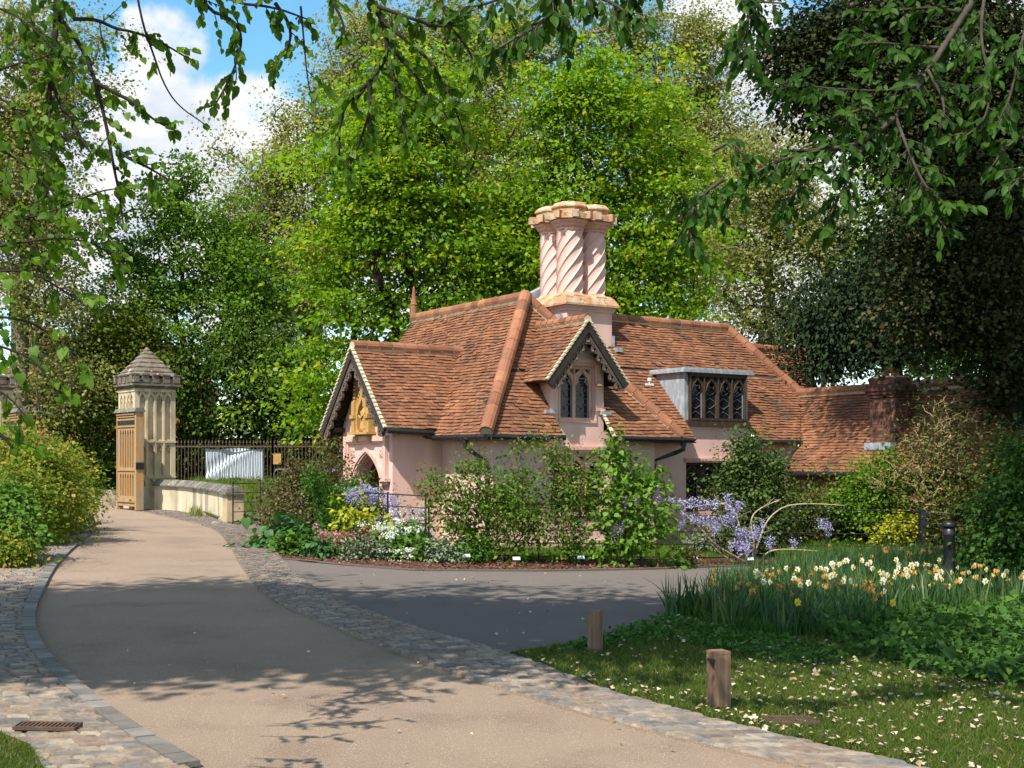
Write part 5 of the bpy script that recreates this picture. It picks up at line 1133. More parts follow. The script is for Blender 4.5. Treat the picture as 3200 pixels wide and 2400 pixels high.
estate_fence(px([(1340, 1745), (1660, 1752), (2000, 1754), (2300, 1755)]), 'black estate fence in front of the cottage wall, behind currant and lilac shrubs', step=1.9)
estate_fence(px([(2300, 1755), (2600, 1756), (2872, 1760)]), 'black estate fence on the right, behind the wisteria stems and daffodils', step=1.9)
gt = thing('field_gate', 'black iron field gate with diagonal brace between two square posts', 'gate', gp(2884, 1760)); ga, gb = gp(2884, 1760), gd(3080, 23.6)
for p in (ga, gb): mb = MB(); wbox(mb, p - ZA * .1, .10, .10, 1.16); mb.build('post', M['black'], gt)
for r in (.08, .32, .56, .80, 1.02): mb = MB(); tube(mb, [ga + ZA * r, gb + ZA * r], .013, 6); mb.build('rail', M['black'], gt)
mb = MB(); beam(mb, ga + ZA * 1.0 + (gb - ga) * .06, gb + ZA * .1 - (gb - ga) * .12, .045, .02); mb.build('brace', M['black'], gt)
def iron_bollard(p, label):
    t = thing('iron_bollard', label, 'bollard', p, 'black cast iron bollards'); mb = MB()
    lathe(mb, p - ZA * .1, [(.11, 0), (.11, .22), (.085, .26), (.085, .95), (.097, .97), (.097, 1.0), (.085, 1.02), (.085, 1.09)], 14); mb.build('shaft', M['black'], t, True)
    mb = MB(); lathe(mb, p + ZA * .99, [(.105, 0), (.11, .02), (.11, .05), (.085, .085), (.045, .10), (.01, .105)], 14); mb.build('cap', M['black'], t, True)
iron_bollard(gd(2966, 18.5), 'black iron bollard in front of the field gate brace, clear of the ivy'); iron_bollard(gd(3069, 19), 'black iron bollard half swallowed by the ivy at the field gate')
def wood_bollard(p, label, rz, h, w_=.15, notch=True, lamp=True):
    t = thing('wooden_bollard', label, 'bollard', p, 'square timber bollards'); c, s_ = math.cos(rz), math.sin(rz); ex = Vector((c, s_, 0)); ey = Vector((-s_, c, 0)); f = fr(p, ex, ey, ZA); hw_ = w_ / 2
    mb = MB()
    if notch:   # a light slot cut into the face that looks left, tapering to a point below
        ff = fr(p - ex * hw_, ey, ZA, -ex)
        box(mb, f, -hw_ + .045, hw_, -hw_, hw_, -.1, h - .02)
        zt = h * .84; zb = h * .45
        plate(mb, ff, [(-hw_, -.1), (hw_, -.1), (hw_, h - .02), (-hw_, h - .02)], [[(-hw_ + .018, zb + .0), (hw_ - .03, zt), (-hw_ + .018, zt)]], -.045, 0)
    else: box(mb, f, -hw_, hw_, -hw_, hw_, -.1, h - .02)
    mb.build('post', M['bollard'], t)
    mb = MB(); e = hw_ + .002; box(mb, f, -e, e, -e, e, h - .019, h - .006); box(mb, f, -e + .006, e - .006, -e + .006, e - .006, h - .006, h); mb.build('cap', M['bollard'], t)
    if notch: mb = MB(); box(mb, fr(p - ex * hw_, ey, ZA, -ex), -hw_ + .01, hw_ - .025, zt - .005, zt + .012, -.04, .012); mb.build('light_strip', M['black'], t)
wood_bollard(gp(2246, 2218), 'sunlit timber bollard with a dark notched light slot, nearest the road', math.radians(22), .44, .128)
wood_bollard(gp(1860, 2038), 'darker shaded timber bollard at the lawn tip beside the side drive', math.radians(-16), .40, .122, False)
def grate(p, L, w_, rz, label):
    t = thing('drain_grate', label, 'drain grate', p, 'rusty drain grates'); c, s_ = math.cos(rz), math.sin(rz); ex = Vector((c, s_, -SLOPE * c)); ey = Vector((-s_, c, SLOPE * s_)); f = fr(p, ex, ey, ZA); mb = MB()
    n = 14; plate(mb, f, [(-L / 2, -w_ / 2), (L / 2, -w_ / 2), (L / 2, w_ / 2), (-L / 2, w_ / 2)], [[(-L / 2 + L * (i + .25) / n, -w_ * .36), (-L / 2 + L * (i + .75) / n, -w_ * .36), (-L / 2 + L * (i + .75) / n, w_ * .36), (-L / 2 + L * (i + .25) / n, w_ * .36)] for i in range(n)], .0, .02); mb.build('grating', M['rust'], t)
    mb = MB(); box(mb, f, -L / 2 + .01, L / 2 - .01, -w_ / 2 + .01, w_ / 2 - .01, -.03, -.004); mb.build('gully', M['black'], t)
grate(gp(150, 2288, .03), .38, .18, .05, 'rusty drain grate set in the left cobbles near the grass corner'); grate(gp(2470, 2268, .03), .36, .22, .1, 'rusty drain grate at the lawn edge beyond the lit timber bollard')
def plant_label(p, label, rz, white=True):
    t = thing('plant_label', label, 'plant label', p, 'plant labels in the bed'); mb = MB(); tube(mb, [p - ZA * .05, p + ZA * .13], .006, 5); mb.build('stake', M['black'], t)
    mb = MB(); c, s_ = math.cos(rz), math.sin(rz); box(mb, fr(p + ZA * .13, Vector((c, s_, 0)), Vector((-s_ * .5, c * .5, .85)).normalized(), Vector((s_, -c, .5)).normalized()), -.065, .065, -.03, .03, 0, .006); mb.build('plate', M['banner'], t)
for q, lb in (((1815, 1765), 'small pale plant label below the lilac and rose stems'), ((1614, 1769), 'small dark-backed plant label under the big currant'), ((1458, 1760), 'small plant label beside the silvery herbs'), ((2115, 1768), 'small plant label beside the leafy clump under the wisteria'), ((2175, 1765), 'small plant label right of the low brown shrub'), ((2345, 1768), 'small plant label at the foot of the wisteria stems')): plant_label(gp(*q), lb, .2)
for q, hgt, lb in (((2055, 1768), .62, 'taller thin cane stuck in the mulch right of the lilac'), ((2046, 1766), .42, 'shorter thin cane leaning in the mulch right of the lilac')):
    mb = MB(); p = gp(*q); tube(mb, [p - ZA * .05, p + Vector((.04, 0, hgt))], .008, 5); tag(mb.build('garden_cane', M['twig']), lb, 'cane', 'garden canes')
# ------------------------------------------------------------------ shrubs and flowers of the bed
def lf(n, a, b, t=.35, **k): return leafmat(n, a, b, t, **k)
L_['currant'] = lf('currant_leaves', (.05, .115, .010), (.14, .25, .022), .4, cc=(.22, .12, .06))
L_['lilacleaf'] = lf('lilac_leaves', (.07, .16, .018), (.18, .31, .035), .42)
L_['purpleshrub'] = lf('bronze_shrub_leaves', (.05, .045, .014), (.125, .11, .032), .25, cc=(.22, .12, .045))
L_['juniper'] = lf('feathery_green', (.025, .085, .008), (.07, .18, .014), .25)
L_['gold'] = lf('golden_leaves', (.22, .25, .012), (.46, .46, .035), .35)
L_['hydr'] = lf('broad_blue_green_leaves', (.028, .085, .022), (.075, .17, .045), .25)
L_['fresh'] = lf('fresh_green_leaves', (.05, .12, .01), (.12, .23, .025), .35)
L_['silver'] = lf('silvery_leaves', (.11, .15, .085), (.22, .26, .16), .15)
L_['bush'] = lf('glossy_bush_leaves', (.03, .062, .012), (.095, .145, .03), .22, rough=.5, spec=.25)
L_['mixhedge'] = lf('mixed_hedge_leaves', (.045, .065, .012), (.125, .15, .025), .3, cc=(.22, .13, .05))
L_['ivy'] = lf('ivy_leaves', (.025, .075, .012), (.085, .175, .03), .28, rough=.55, spec=.12)
def petals(n, c1, c2, t=.3): return leafmat(n, c1, c2, t, (1.1, 1.1, 1.1))
F_ = dict(wist=petals('wisteria_petals', (.30, .26, .55), (.62, .58, .78)), lilac=petals('lilac_petals', (.26, .14, .36), (.52, .40, .66)), pink=petals('pink_petals', (.55, .08, .18), (.80, .34, .42)), dusty=petals('faded_pink_petals', (.36, .13, .10), (.52, .27, .22)), white=petals('white_petals', (.72, .74, .62), (.85, .86, .80)), purple=petals('purple_petals', (.25, .10, .42), (.42, .22, .56)), yell=petals('yellow_petals', (.75, .50, .02), (.85, .66, .06)), cream=petals('cream_petals', (.80, .74, .52), (.88, .86, .74)), rust=petals('withered_petals', (.36, .18, .04), (.62, .38, .09)), red=petals('red_petals', (.6, .03, .02), (.7, .08, .04)))
def blossom(parent, C, n, spread, size, m, seed, flat=1.0, hang_=0.0, name='blossom'):
    rs = np.random.default_rng(seed); C = np.asarray(C); k = len(C); ix = rs.integers(0, k, n); o = rs.normal(size=(n, 3)) * spread
    o[:, 2] *= flat
    if hang_: u_ = rs.random(n); o[:, 2] = -u_ * hang_; o[:, :2] *= (1.15 - u_ * .9)[:, None]
    D = rs.normal(size=(n, 3)); Nn = rs.normal(size=(n, 3)) + np.array([0, -.5, .4])
    leaf_mesh(name, C[ix] + o, D, Nn, size * (.7 + .6 * rs.random(n)), 'rhomb', m, parent, rs.random(n), 1.3)
def pick(K, n, rs, top=False):
    if top: K = K[np.argsort(-K[:, 2])[:max(n, len(K) // 2)]]
    return K[rs.integers(0, len(K), n)]
rsg = np.random.default_rng(99)
def base_at(x, y): return np.array(tuple(gp(x, y)))
z = 21.6
t, A, K = thicket('flowering_currant', 'large flowering currant bush in the bed, arching over the mulch before the cottage corner', [env(1560, 1560, 150, 140, z), env(1420, 1560, 110, 90, z), env(1360, 1510, 60, 60, z), env(1620, 1470, 60, 100, z), env(1470, 1440, 60, 70, z), env(1560, 1680, 150, 70, z), env(1640, 1620, 90, 110, z), env(1440, 1640, 90, 70, z), env(1490, 1390, 30, 45, z), env(1610, 1370, 22, 45, z)], L_['currant'], 71, 7600, .064, spread=.2, shape='bent', nc=300, base=base_at(1570, 1758), extra_stems=[gp(1570 + dx, 1755) + Vector((dx * .004, 0, .5)) for dx in (-60, -35, -10, 15, 40, 70)], r0=.022, tip=.0018, droop=.3, up=.6, shell=.62)
blossom(t, pick(K, 40, rsg), 420, .035, .022, F_['dusty'], 1, 1.4)
t, A, K = thicket('flowering_currant', 'slender flowering currant with many faded pink flower tassels before the mullioned window', [env(1760, 1500, 80, 90, z), env(1740, 1420, 45, 60, z), env(1810, 1560, 70, 70, z), env(1770, 1640, 90, 60, z), env(1725, 1365, 18, 60, z), env(1840, 1490, 45, 60, z)], L_['currant'], 72, 3400, .06, spread=.22, shape='bent', nc=130, base=base_at(1785, 1760), extra_stems=[gp(1785 + dx, 1757) + Vector((dx * .004, 0, .5)) for dx in (-20, 0, 20)], r0=.018, tip=.002, shell=.6)
blossom(t, pick(K, 70, rsg), 1500, .05, .024, F_['dusty'], 2, 1.4)
t, A, K = thicket('lilac_bush', 'lilac bush with heart-shaped leaves and a few mauve flower spikes near the drainpipe corner', [env(1960, 1520, 75, 110, z), env(1900, 1430, 35, 70, z), env(1990, 1660, 90, 80, z), env(1900, 1600, 60, 70, z), env(2040, 1500, 30, 60, z), env(1950, 1720, 90, 40, z), env(1925, 1400, 20, 40, z), env(2060, 1640, 35, 60, z)], L_['lilacleaf'], 73, 3700, .072, spread=.24, shape='heart', nc=150, base=base_at(1965, 1762), extra_stems=[gp(1965 + dx, 1759) + Vector((dx * .004, 0, .5)) for dx in (-25, -8, 8, 25)], r0=.018, tip=.002, shell=.6)
sp = [at(1951, 1570, z - .3), at(1989, 1568, z - .3), at(2053, 1540, z - .2), at(2052, 1575, z - .2), at(1942, 1652, z - .4), at(1920, 1660, z - .3), at(1888, 1410, z)]
blossom(t, [tuple(p + Vector((0, 0, .08 - .035 * i)) for p in [q])[0] for q in sp for i in range(5)], 900, .032, .018, F_['lilac'], 3, 1.2)
z = 25.2
t, A, K = thicket('purple_flowered_shrub', 'rounded bronze-green shrub dotted with purple flowers, left of the porch', [env(980, 1480, 80, 70, z - .5), env(900, 1540, 80, 80, z - .5), env(1020, 1560, 90, 100, z - .5), env(870, 1600, 50, 50, z - 1), env(960, 1610, 100, 60, z - 1), env(1060, 1450, 30, 60, z)], L_['purpleshrub'], 74, 15000, .05, spread=.25, base=base_at(970, 1655), nc=260)
blossom(t, pick(K, 40, rsg) + np.array([0, -.15, 0]), 160, .04, .045, F_['purple'], 4)
z = 23.2
thicket('feathery_conifer', 'bright green feathery conifer spraying up beside the porch fence', [env(1060, 1610, 60, 60, z), env(1090, 1570, 30, 60, z), env(1010, 1560, 40, 40, z), env(1100, 1650, 60, 40, z), env(985, 1510, 22, 25, z), env(1110, 1510, 14, 40, z), env(1150, 1620, 40, 40, z)], L_['juniper'], 75, 8500, .05, spread=.16, base=base_at(1070, 1690), nc=170, up=.2, flat=1.2, droop=-.4)
thicket('golden_shrub', 'small golden-leaved shrub in front of the feathery conifer', [env(1100, 1600, 40, 30, z - 1), env(1135, 1650, 35, 24, z - 1), env(1090, 1635, 25, 20, z - 1), env(1170, 1655, 18, 16, z - 1)], L_['gold'], 76, 420, .10, spread=.2, shape='bent', base=base_at(1130, 1712), nc=40, r0=.012)
z = 23.4
thicket('hydrangea', 'clump of large soft blue-green leaves at the cobbled corner of the bed', [env(900, 1665, 55, 30, z), env(950, 1680, 60, 25, z), env(870, 1690, 30, 20, z - .4)], L_['hydr'], 77, 700, .16, spread=.25, shape='heart', base=base_at(910, 1712), nc=50, up=.9, r0=.014)
thicket('leafy_plant', 'low bright green leafy plant below the blue-green clump', [env(925, 1722, 45, 16, z - 1.4), env(905, 1715, 20, 14, z - 1.3)], L_['fresh'], 78, 600, .08, spread=.15, shape='heart', base=base_at(925, 1738), nc=40, up=.9, r0=.01)
thicket('leafy_plant', 'low dark green leafy plant at the mulch edge, right of the bright one', [env(1005, 1738, 32, 16, z - 1.9), env(980, 1730, 20, 12, z - 1.8)], L_['hydr'], 79, 420, .08, spread=.13, shape='heart', base=base_at(1003, 1752), nc=30, up=.9, r0=.01)
t, A, K = thicket('bleeding_heart', 'arching pink bleeding-heart plants in the middle of the left bed', [env(1010, 1700, 50, 25, z - 1.4), env(1080, 1705, 60, 30, z - 1.5), env(1150, 1690, 40, 25, z - 1.4), env(1040, 1725, 50, 18, z - 1.7)], L_['fresh'], 80, 2600, .055, spread=.16, base=base_at(1070, 1740), nc=90, r0=.01)
blossom(t, pick(K, 70, rsg) + np.array([0, -.1, .08]), 950, .05, .036, F_['pink'], 5, .6)
t, A, K = thicket('white_viburnum', 'tiered shrub covered in flat white flower heads', [env(1240, 1665, 70, 20, z - 1.2), env(1260, 1690, 80, 22, z - 1.5), env(1220, 1715, 60, 18, z - 1.7), env(1300, 1720, 40, 16, z - 1.8)], L_['fresh'], 81, 2200, .08, spread=.18, shape='heart', base=base_at(1250, 1742), nc=80, r0=.014)
blossom(t, pick(K, 70, rsg, True) + np.array([0, -.08, .07]), 2300, .07, .035, F_['white'], 6, .25)
blossom(t, K[np.argsort(K[:, 2])[:25]] + np.array([0, -.2, .04]), 700, .06, .032, F_['white'], 7, .3)
for i, (e, nm, lb, m, s_, nn) in enumerate((([env(1375, 1725, 50, 30, z - 2), env(1400, 1745, 40, 16, z - 2.2)], 'lavender_plant', 'grey-green wispy lavender between viburnum and currant', 'silver', .06, 1600), ([env(1130, 1735, 22, 20, z - 2)], 'silver_herb', 'small silvery herb below the bleeding hearts', 'silver', .05, 500), ([env(1085, 1750, 18, 10, z - 2.2)], 'silver_herb', 'tiniest silvery herb at the mulch edge', 'silver', .05, 250), ([env(1195, 1728, 20, 22, z - 1.9)], 'silver_herb', 'silvery herb in front of the white viburnum', 'silver', .05, 420),
     ([env(1470, 1735, 55, 22, z - 2)], 'low_shrub', 'low feathery green shrub under the left of the big currant', 'juniper', .05, 1200), ([env(1780, 1710, 50, 40, z - 1.8)], 'rose_bush', 'thin rose bush on bare stems between currant and lilac', 'currant', .05, 600), ([env(2150, 1745, 40, 20, z - 1.5)], 'low_shrub', 'low brownish shrub in the mulch left of the wisteria', 'purpleshrub', .045, 700), ([env(2130, 1765, 16, 8, z - 1.9)], 'leafy_plant', 'single broad-leaved clump beside the plant label under the wisteria', 'fresh', .12, 60), ([env(2185, 1697, 50, 16, z + 2), env(2230, 1700, 40, 12, z + 2)], 'variegated_shrub', 'pale variegated low shrub at the foot of the cottage wall', 'silver', .05, 1500))):
    thicket(nm, lb, e, L_[m], 90 + i, nn, s_, spread=.14, nc=max(20, nn // 20), r0=.009, tip=.0025, base=base_at(e[0][0][0] * F / e[0][0][1] + 1600, 0) if False else np.array([e[0][0][0], e[0][0][1], g(e[0][0][0])]))
thicket('rhododendron', 'yellowing rhododendron before the porch archway, above the pale wisteria', [env(1105, 1520, 45, 25, 24), env(1170, 1530, 40, 22, 24), env(1120, 1560, 60, 30, 24), env(1140, 1620, 60, 60, 24)], L_['bush'], 101, 3200, .08, spread=.2, nc=90, base=base_at(1140, 1705))
thicket('climbing_rose', 'wispy climbing plant reaching up to the gutter left of the porch', [env(1055, 1420, 22, 50, 27.5), env(1050, 1340, 20, 50, 27.5), env(1062, 1480, 25, 40, 27.5)], L_['mixhedge'], 102, 1100, .06, spread=.2, nc=60)
# wisteria
def wisteria(label, base_pts, stems, racemes, seed, n_per=190, L=.30):
    t = thing('wisteria', label, 'wisteria', base_pts, 'wisteria trained along the fence'); rg = random.Random(seed); mb = MB()
    for s in stems:
        P = smooth([at(*q) if len(q) == 3 else gp(*q) for q in s], 2); n = len(P); tube(mb, P, [.022 * (1 - .7 * i / n) for i in range(n)], 6)
        for i in range(2, n, 3):
            d = Vector((rg.gauss(0, .1), rg.gauss(0, .06), rg.gauss(.03, .07))); tube(mb, [P[i], P[i] + d, P[i] + d * 1.5 + Vector((rg.gauss(0, .04), 0, .02))], [.006, .004, .002], 4)
    mb.build('stem', M['vine'], t, True)
    C = np.array([tuple(at(*q)) for q in racemes]); rs = np.random.default_rng(seed)
    blossom(t, C, len(C) * n_per, .055, .024, F_['wist'], seed, 1, L)
    P, D, Nn, s, ti = cluster_leaves(C + np.array([0, .03, .06]), len(C) * 9, .14, .055, rs, .8, .6, .4)
    leaf_mesh('foliage', P, D, Nn, s, 'rhomb', L_['mixhedge'], t, ti, .7)
zz = 22.9
wisteria('pale wisteria in full flower draped on the fence before the porch arch', gp(1185, 1735), [[(1185, 1735), (1180, 1640, zz), (1150, 1560, zz), (1090, 1540, zz)], [(1190, 1735), (1210, 1640, zz), (1260, 1580, zz), (1330, 1600, zz)], [(1188, 1735), (1250, 1660, zz), (1310, 1640, zz)]],
         [(1085, 1525, zz), (1100, 1530, zz), (1112, 1522, zz), (1128, 1520, zz), (1140, 1512, zz), (1150, 1518, zz), (1160, 1526, zz), (1172, 1525, zz), (1120, 1535, zz), (1145, 1540, zz), (1165, 1545, zz), (1205, 1535, zz), (1228, 1545, zz), (1240, 1555, zz), (1215, 1550, zz), (1235, 1570, zz), (1310, 1585, zz), (1325, 1580, zz), (1230, 1595, zz), (1285, 1585, zz), (1275, 1625, zz), (1300, 1620, zz), (1330, 1635, zz), (1345, 1660, zz), (1155, 1620, zz), (1180, 1610, zz), (1290, 1640, zz)], 7)
zz = 22.6
def sprigs(L): return [(x, y, zz - .25) for x, y in L]
wisteria('violet wisteria with bare tan stems trained low along the right fence', gp(2345, 1762), [[(2338, 1762), (2290, 1735, zz), (2230, 1700, zz), (2190, 1650, zz), (2120, 1590, zz)], [(2335, 1762), (2322, 1700, zz), (2310, 1640, zz), (2298, 1590, zz), (2260, 1570, zz), (2140, 1588, zz)], [(2348, 1762), (2372, 1690, zz), (2385, 1650, zz), (2410, 1610, zz), (2460, 1576, zz), (2560, 1574, zz), (2640, 1580, zz)], [(2345, 1762), (2360, 1700, zz), (2345, 1650, zz), (2350, 1610, zz), (2380, 1585, zz), (2440, 1560, zz)], [(2375, 1762), (2395, 1725, zz), (2440, 1715, zz), (2560, 1722, zz)], [(2300, 1762), (2250, 1730, zz), (2215, 1690, zz)]],
         sprigs([(2095, 1550), (2105, 1560), (2120, 1558), (2140, 1562), (2160, 1556), (2172, 1552), (2185, 1560), (2200, 1558), (2215, 1562), (2235, 1560), (2270, 1540), (2275, 1555), (2280, 1580), (2290, 1585), (2305, 1560), (2310, 1565), (2295, 1600), (2285, 1605), (2138, 1600), (2130, 1620), (2165, 1605), (2185, 1612), (2200, 1610), (2215, 1610), (2230, 1615), (2245, 1610), (2260, 1608), (2270, 1615), (2240, 1635), (2230, 1640), (2300, 1640), (2310, 1650), (2320, 1645), (2330, 1660), (2345, 1655), (2360, 1650), (2370, 1660), (2300, 1680), (2285, 1690), (2310, 1690), (2325, 1685), (2340, 1690), (2315, 1705), (2335, 1705), (2405, 1675), (2408, 1685), (2565, 1620), (2580, 1630), (2590, 1640), (2480, 1680), (2385, 1620), (2360, 1635)]), 8, 90, .2)
# the big round bush, hedges, twiggy shrub on the right
z = 24.6
thicket('evergreen_bush', 'tall rounded glossy evergreen bush against the cottage window', [env(2340, 1420, 55, 70, z), env(2310, 1520, 75, 60, z), env(2400, 1500, 70, 80, z), env(2380, 1600, 90, 80, z), env(2290, 1640, 70, 60, z), env(2370, 1670, 100, 40, z), env(2310, 1370, 30, 30, z), env(2275, 1480, 40, 30, z), env(2430, 1440, 30, 50, z)], L_['bush'], 111, 17000, .065, spread=.24, nc=300, base=base_at(2350, 1722), r0=.06)
z = 26.3
thicket('mixed_hedge', 'brownish-green informal hedge behind the fence, right of the round bush', [env(2520, 1590, 90, 70, z), env(2640, 1600, 100, 80, z), env(2560, 1680, 120, 40, z), env(2700, 1660, 110, 60, z), env(2490, 1540, 40, 30, z)], L_['mixhedge'], 112, 22000, .06, spread=.28, nc=240)
thicket('leafy_shrub', 'bright green leafy shrub rising in front of the low tiled wing', [env(2710, 1530, 60, 50, z - .8), env(2640, 1555, 50, 30, z - .8), env(2770, 1480, 45, 70, z - .8), env(2720, 1570, 90, 60, z - .8)], L_['mid'], 113, 11000, .07, spread=.28, nc=170)
t, A, K = thicket('twiggy_shrub', 'tall tan-stemmed twiggy shrub with sparse new leaves before the brick chimney', [env(2900, 1390, 90, 80, z - 1.5), env(2960, 1330, 110, 110, z - 1.5), env(2820, 1480, 110, 80, z - 1.5), env(2980, 1480, 110, 110, z - 1.5), env(2900, 1560, 130, 90, z - 1.5), env(2740, 1500, 40, 50, z - 1.5), env(3060, 1380, 50, 90, z - 1.5)], lf('sparse_new_leaves', (.06, .09, .012), (.17, .20, .035), .35, cc=(.28, .2, .09)), 114, 5200, .052, spread=.35, stem_m=M['twig'], nc=700, r0=.03, tip=.0062, expo=.36, base=base_at(2930, 1718), extra_stems=[gp(2930 + dx, 1718) + Vector((dx * .008, random.Random(dx).uniform(-.5, .5), .5)) for dx in range(-170, 171, 20)], up_pen=.8, jit=.05)
thicket('golden_shrub', 'bright yellow-green shrub behind the square black gate post', [env(2810, 1640, 60, 40, z - 1.6), env(2870, 1660, 50, 40, z - 1.6), env(2770, 1670, 40, 30, z - 1.6)], L_['gold'], 115, 2600, .06, spread=.2, nc=80)
thicket('dark_shrub', 'dark leafy shrub filling the shade behind the field gate', [env(2960, 1640, 110, 70, z - 1.6), env(3080, 1600, 100, 100, z - 2.2), env(3160, 1500, 90, 150, z - 2.6)], L_['mixhedge'], 116, 14000, .07, spread=.3, nc=150)
z = 18.6
thicket('ivy_mass', 'dense ivy-clad thicket at the far right edge beside the iron bollards', [env(3180, 1560, 90, 90, z), env(3130, 1660, 80, 80, z), env(3210, 1440, 70, 100, z), env(3150, 1740, 110, 60, z), env(3060, 1740, 50, 40, z), env(3230, 1700, 80, 120, z)], L_['ivy'], 117, 17000, .065, spread=.25, shape='bent', nc=200)
# left hedge and corner plants
thicket('hedge', 'large yellow-green hedge on the left bending along the road towards the gate', [env(120, 1480, 110, 120, 23), env(60, 1560, 100, 130, 22), env(170, 1560, 70, 120, 25), env(215, 1560, 40, 80, 27), env(130, 1630, 100, 70, 23), env(20, 1430, 100, 80, 23), env(190, 1450, 50, 80, 26), env(235, 1530, 22, 60, 29)], L_['hedge'], 121, 42000, .062, spread=.3, nc=420, cat='hedge')
thicket('leafy_shrub', 'fresh green divided-leaf shrub in the left corner before the hedge', [env(30, 1580, 60, 60, 19), env(10, 1660, 70, 70, 18.5), env(60, 1640, 40, 40, 19.5)], L_['fresh'], 122, 6500, .075, spread=.22, shape='bent', nc=110)
thicket('golden_shrub', 'low yellow-green shrub at the left frame edge by the cobbles', [env(10, 1720, 55, 40, 17.8), env(50, 1730, 30, 25, 18.3)], L_['hedge'], 123, 3200, .055, spread=.18, nc=70)
thicket('ivy_clump', 'dark ivy clump spilling onto the left cobbles below the hedge', [env(85, 1690, 22, 28, 21), env(70, 1710, 20, 16, 20.6)], L_['ivy'], 124, 1100, .07, spread=.14, shape='bent', nc=40)

# ------------------------------------------------------------------ daffodils, grass, ivy, fallen leaves
def inpoly(P, poly):
    x, y = P[:, 0], P[:, 1]; r = np.zeros(len(P), bool); n = len(poly)
    for i in range(n):
        (xa, ya), (xb, yb) = poly[i], poly[(i + 1) % n]
        with np.errstate(divide='ignore', invalid='ignore'): c = ((ya > y) != (yb > y)) & (x < (xb - xa) * (y - ya) / (yb - ya) + xa)
        r ^= c
    return r
def scatter(pxpoly, n, seed, mixw=.5):
    """points on the ground inside an outline, part evenly by area, part thicker towards the viewer"""
    rs = np.random.default_rng(seed); W = np.array([tuple(gp(*p))[:2] for p in pxpoly]); lo, hi = W.min(0), W.max(0); out_ = []; got = 0
    while got < n:
        q = lo + rs.random((n * 3, 2)) * (hi - lo); q = q[inpoly(q, W)]
        w = np.minimum(1, (lo[1] + .5) ** 2 / np.maximum(.1, q[:, 1]) ** 2); q = q[rs.random(len(q)) < np.maximum(w, mixw * .5)]
        out_.append(q); got += len(q)
    q = np.concatenate(out_)[:n]; return np.column_stack([q, -SLOPE * q[:, 0]])
def blades(name, P, h, wd, m, seed, lean=.35, seg=2, curve=.5, parent=None, tint=None):
    rs = np.random.default_rng(seed); n = len(P); a = rs.random(n) * 6.283; d = np.column_stack([np.cos(a), np.sin(a), np.zeros(n)]); b = rs.random(n) * 6.283; s = np.column_stack([np.cos(b), np.sin(b), np.zeros(n)])
    H_ = h * (.55 + .75 * rs.random(n)); ln = lean * np.abs(rs.normal(size=n)) ; V = []
    for k in range(seg + 1):
        f = k / seg; z_ = f * H_ * (1 - curve * .25 * f * ln); off = H_ * ln * (f * .45 + curve * f * f)
        c = P + d * off[:, None]; c = c + np.array([0, 0, 1]) * z_[:, None]; w_ = wd * (1 - f ** 2.2 * .92) / 2
        V += [c - s * w_, c + s * w_]
    V = np.stack(V, 1); Fq = np.array([(2 * k, 2 * k + 1, 2 * k + 3, 2 * k + 2) for k in range(seg)]); Fs = Fq[None] + (np.arange(n) * (2 * seg + 2))[:, None, None]
    ti = rs.random(n) if tint is None else tint
    return fast_mesh(name, V.reshape(-1, 3), Fs.reshape(-1, 4), 4, m, parent, np.repeat(ti, seg))
GRASSPX = [(1606, 2043), (1881, 1999), (2026, 1963), (2083, 1926), (2350, 1975), (2560, 2000), (2720, 2060), (2900, 2120), (3300, 2150), (3300, 2460), (2980, 2440), (2879, 2398), (2546, 2326), (2170, 2232), (1881, 2153)]
M['grass'] = leafmat('lawn_grass', (.04, .08, .008), (.11, .165, .018), .32, (1.3, 1.4, .5), cc=(.26, .20, .09))
M['dry'] = rampmat('fallen_leaves', [(.20, .13, .07), (.42, .33, .20), (.55, .47, .34), (.30, .19, .10), (.62, .55, .42)], var=.2, vscale=40)
tag(blades('grass', scatter(GRASSPX, 95000, 1), .055, .0055, M['grass'], 1, .9), kind='stuff')
tag(blades('grass', scatter([(-260, 2440), (-100, 2292), (0, 2310), (90, 2346), (132, 2420), (90, 2470)], 9000, 2), .06, .006, M['grass'], 2, .8), kind='stuff')
tag(blades('grass', scatter([(1300, 1735), (1600, 1752), (2000, 1749), (2480, 1739), (3000, 1723), (3000, 1684), (2400, 1694), (2050, 1704), (1500, 1700)], 30000, 3, 1), .07, .012, lf('cottage_lawn_grass', (.06, .13, .01), (.13, .22, .02), .35), 3, .5), kind='stuff')  # brighter green blades on the strip before the cottage wall
rs = np.random.default_rng(8); n = 16000; x = -14.5 + rs.random(n) * 8.5; y = 33 + rs.random(n) * 17.5; q = np.column_stack([x, y, .2 + (y - 33) / 17 * .68]); q = q[(x / y > -.265) & (x / y < -.13)]
tag(blades('long_grass', q, .30, .022, lf('long_grass_blades', (.07, .12, .012), (.17, .22, .03), .35), 4, .35), kind='stuff')
DAFF = [(2095, 1925), (2200, 1945), (2350, 1985), (2600, 2000), (2800, 1960), (2950, 1920), (3300, 1930), (3300, 1800), (2900, 1800), (2500, 1815), (2200, 1868)]
rs = np.random.default_rng(31)
cl = scatter(DAFF, 260, 32, 1); P = cl[rs.integers(0, len(cl), 6200)] + np.column_stack([rs.normal(size=(6200, 2)) * .065, np.zeros(6200)]); P[:, 2] = -SLOPE * P[:, 0]
M['dleaf'] = leafmat('daffodil_leaves', (.025, .072, .022), (.07, .15, .045), .25, (1.3, 1.4, .6), rough=.4, spec=.35, cc=(.16, .17, .05))
tag(blades('daffodil_leaves', P[:3900], .42, .027, M['dleaf'], 33, .34, 4, .6), kind='stuff')
tag(blades('undergrowth', scatter(DAFF, 16000, 34, 1), .17, .012, L_['ivy'], 35, .6), kind='stuff')
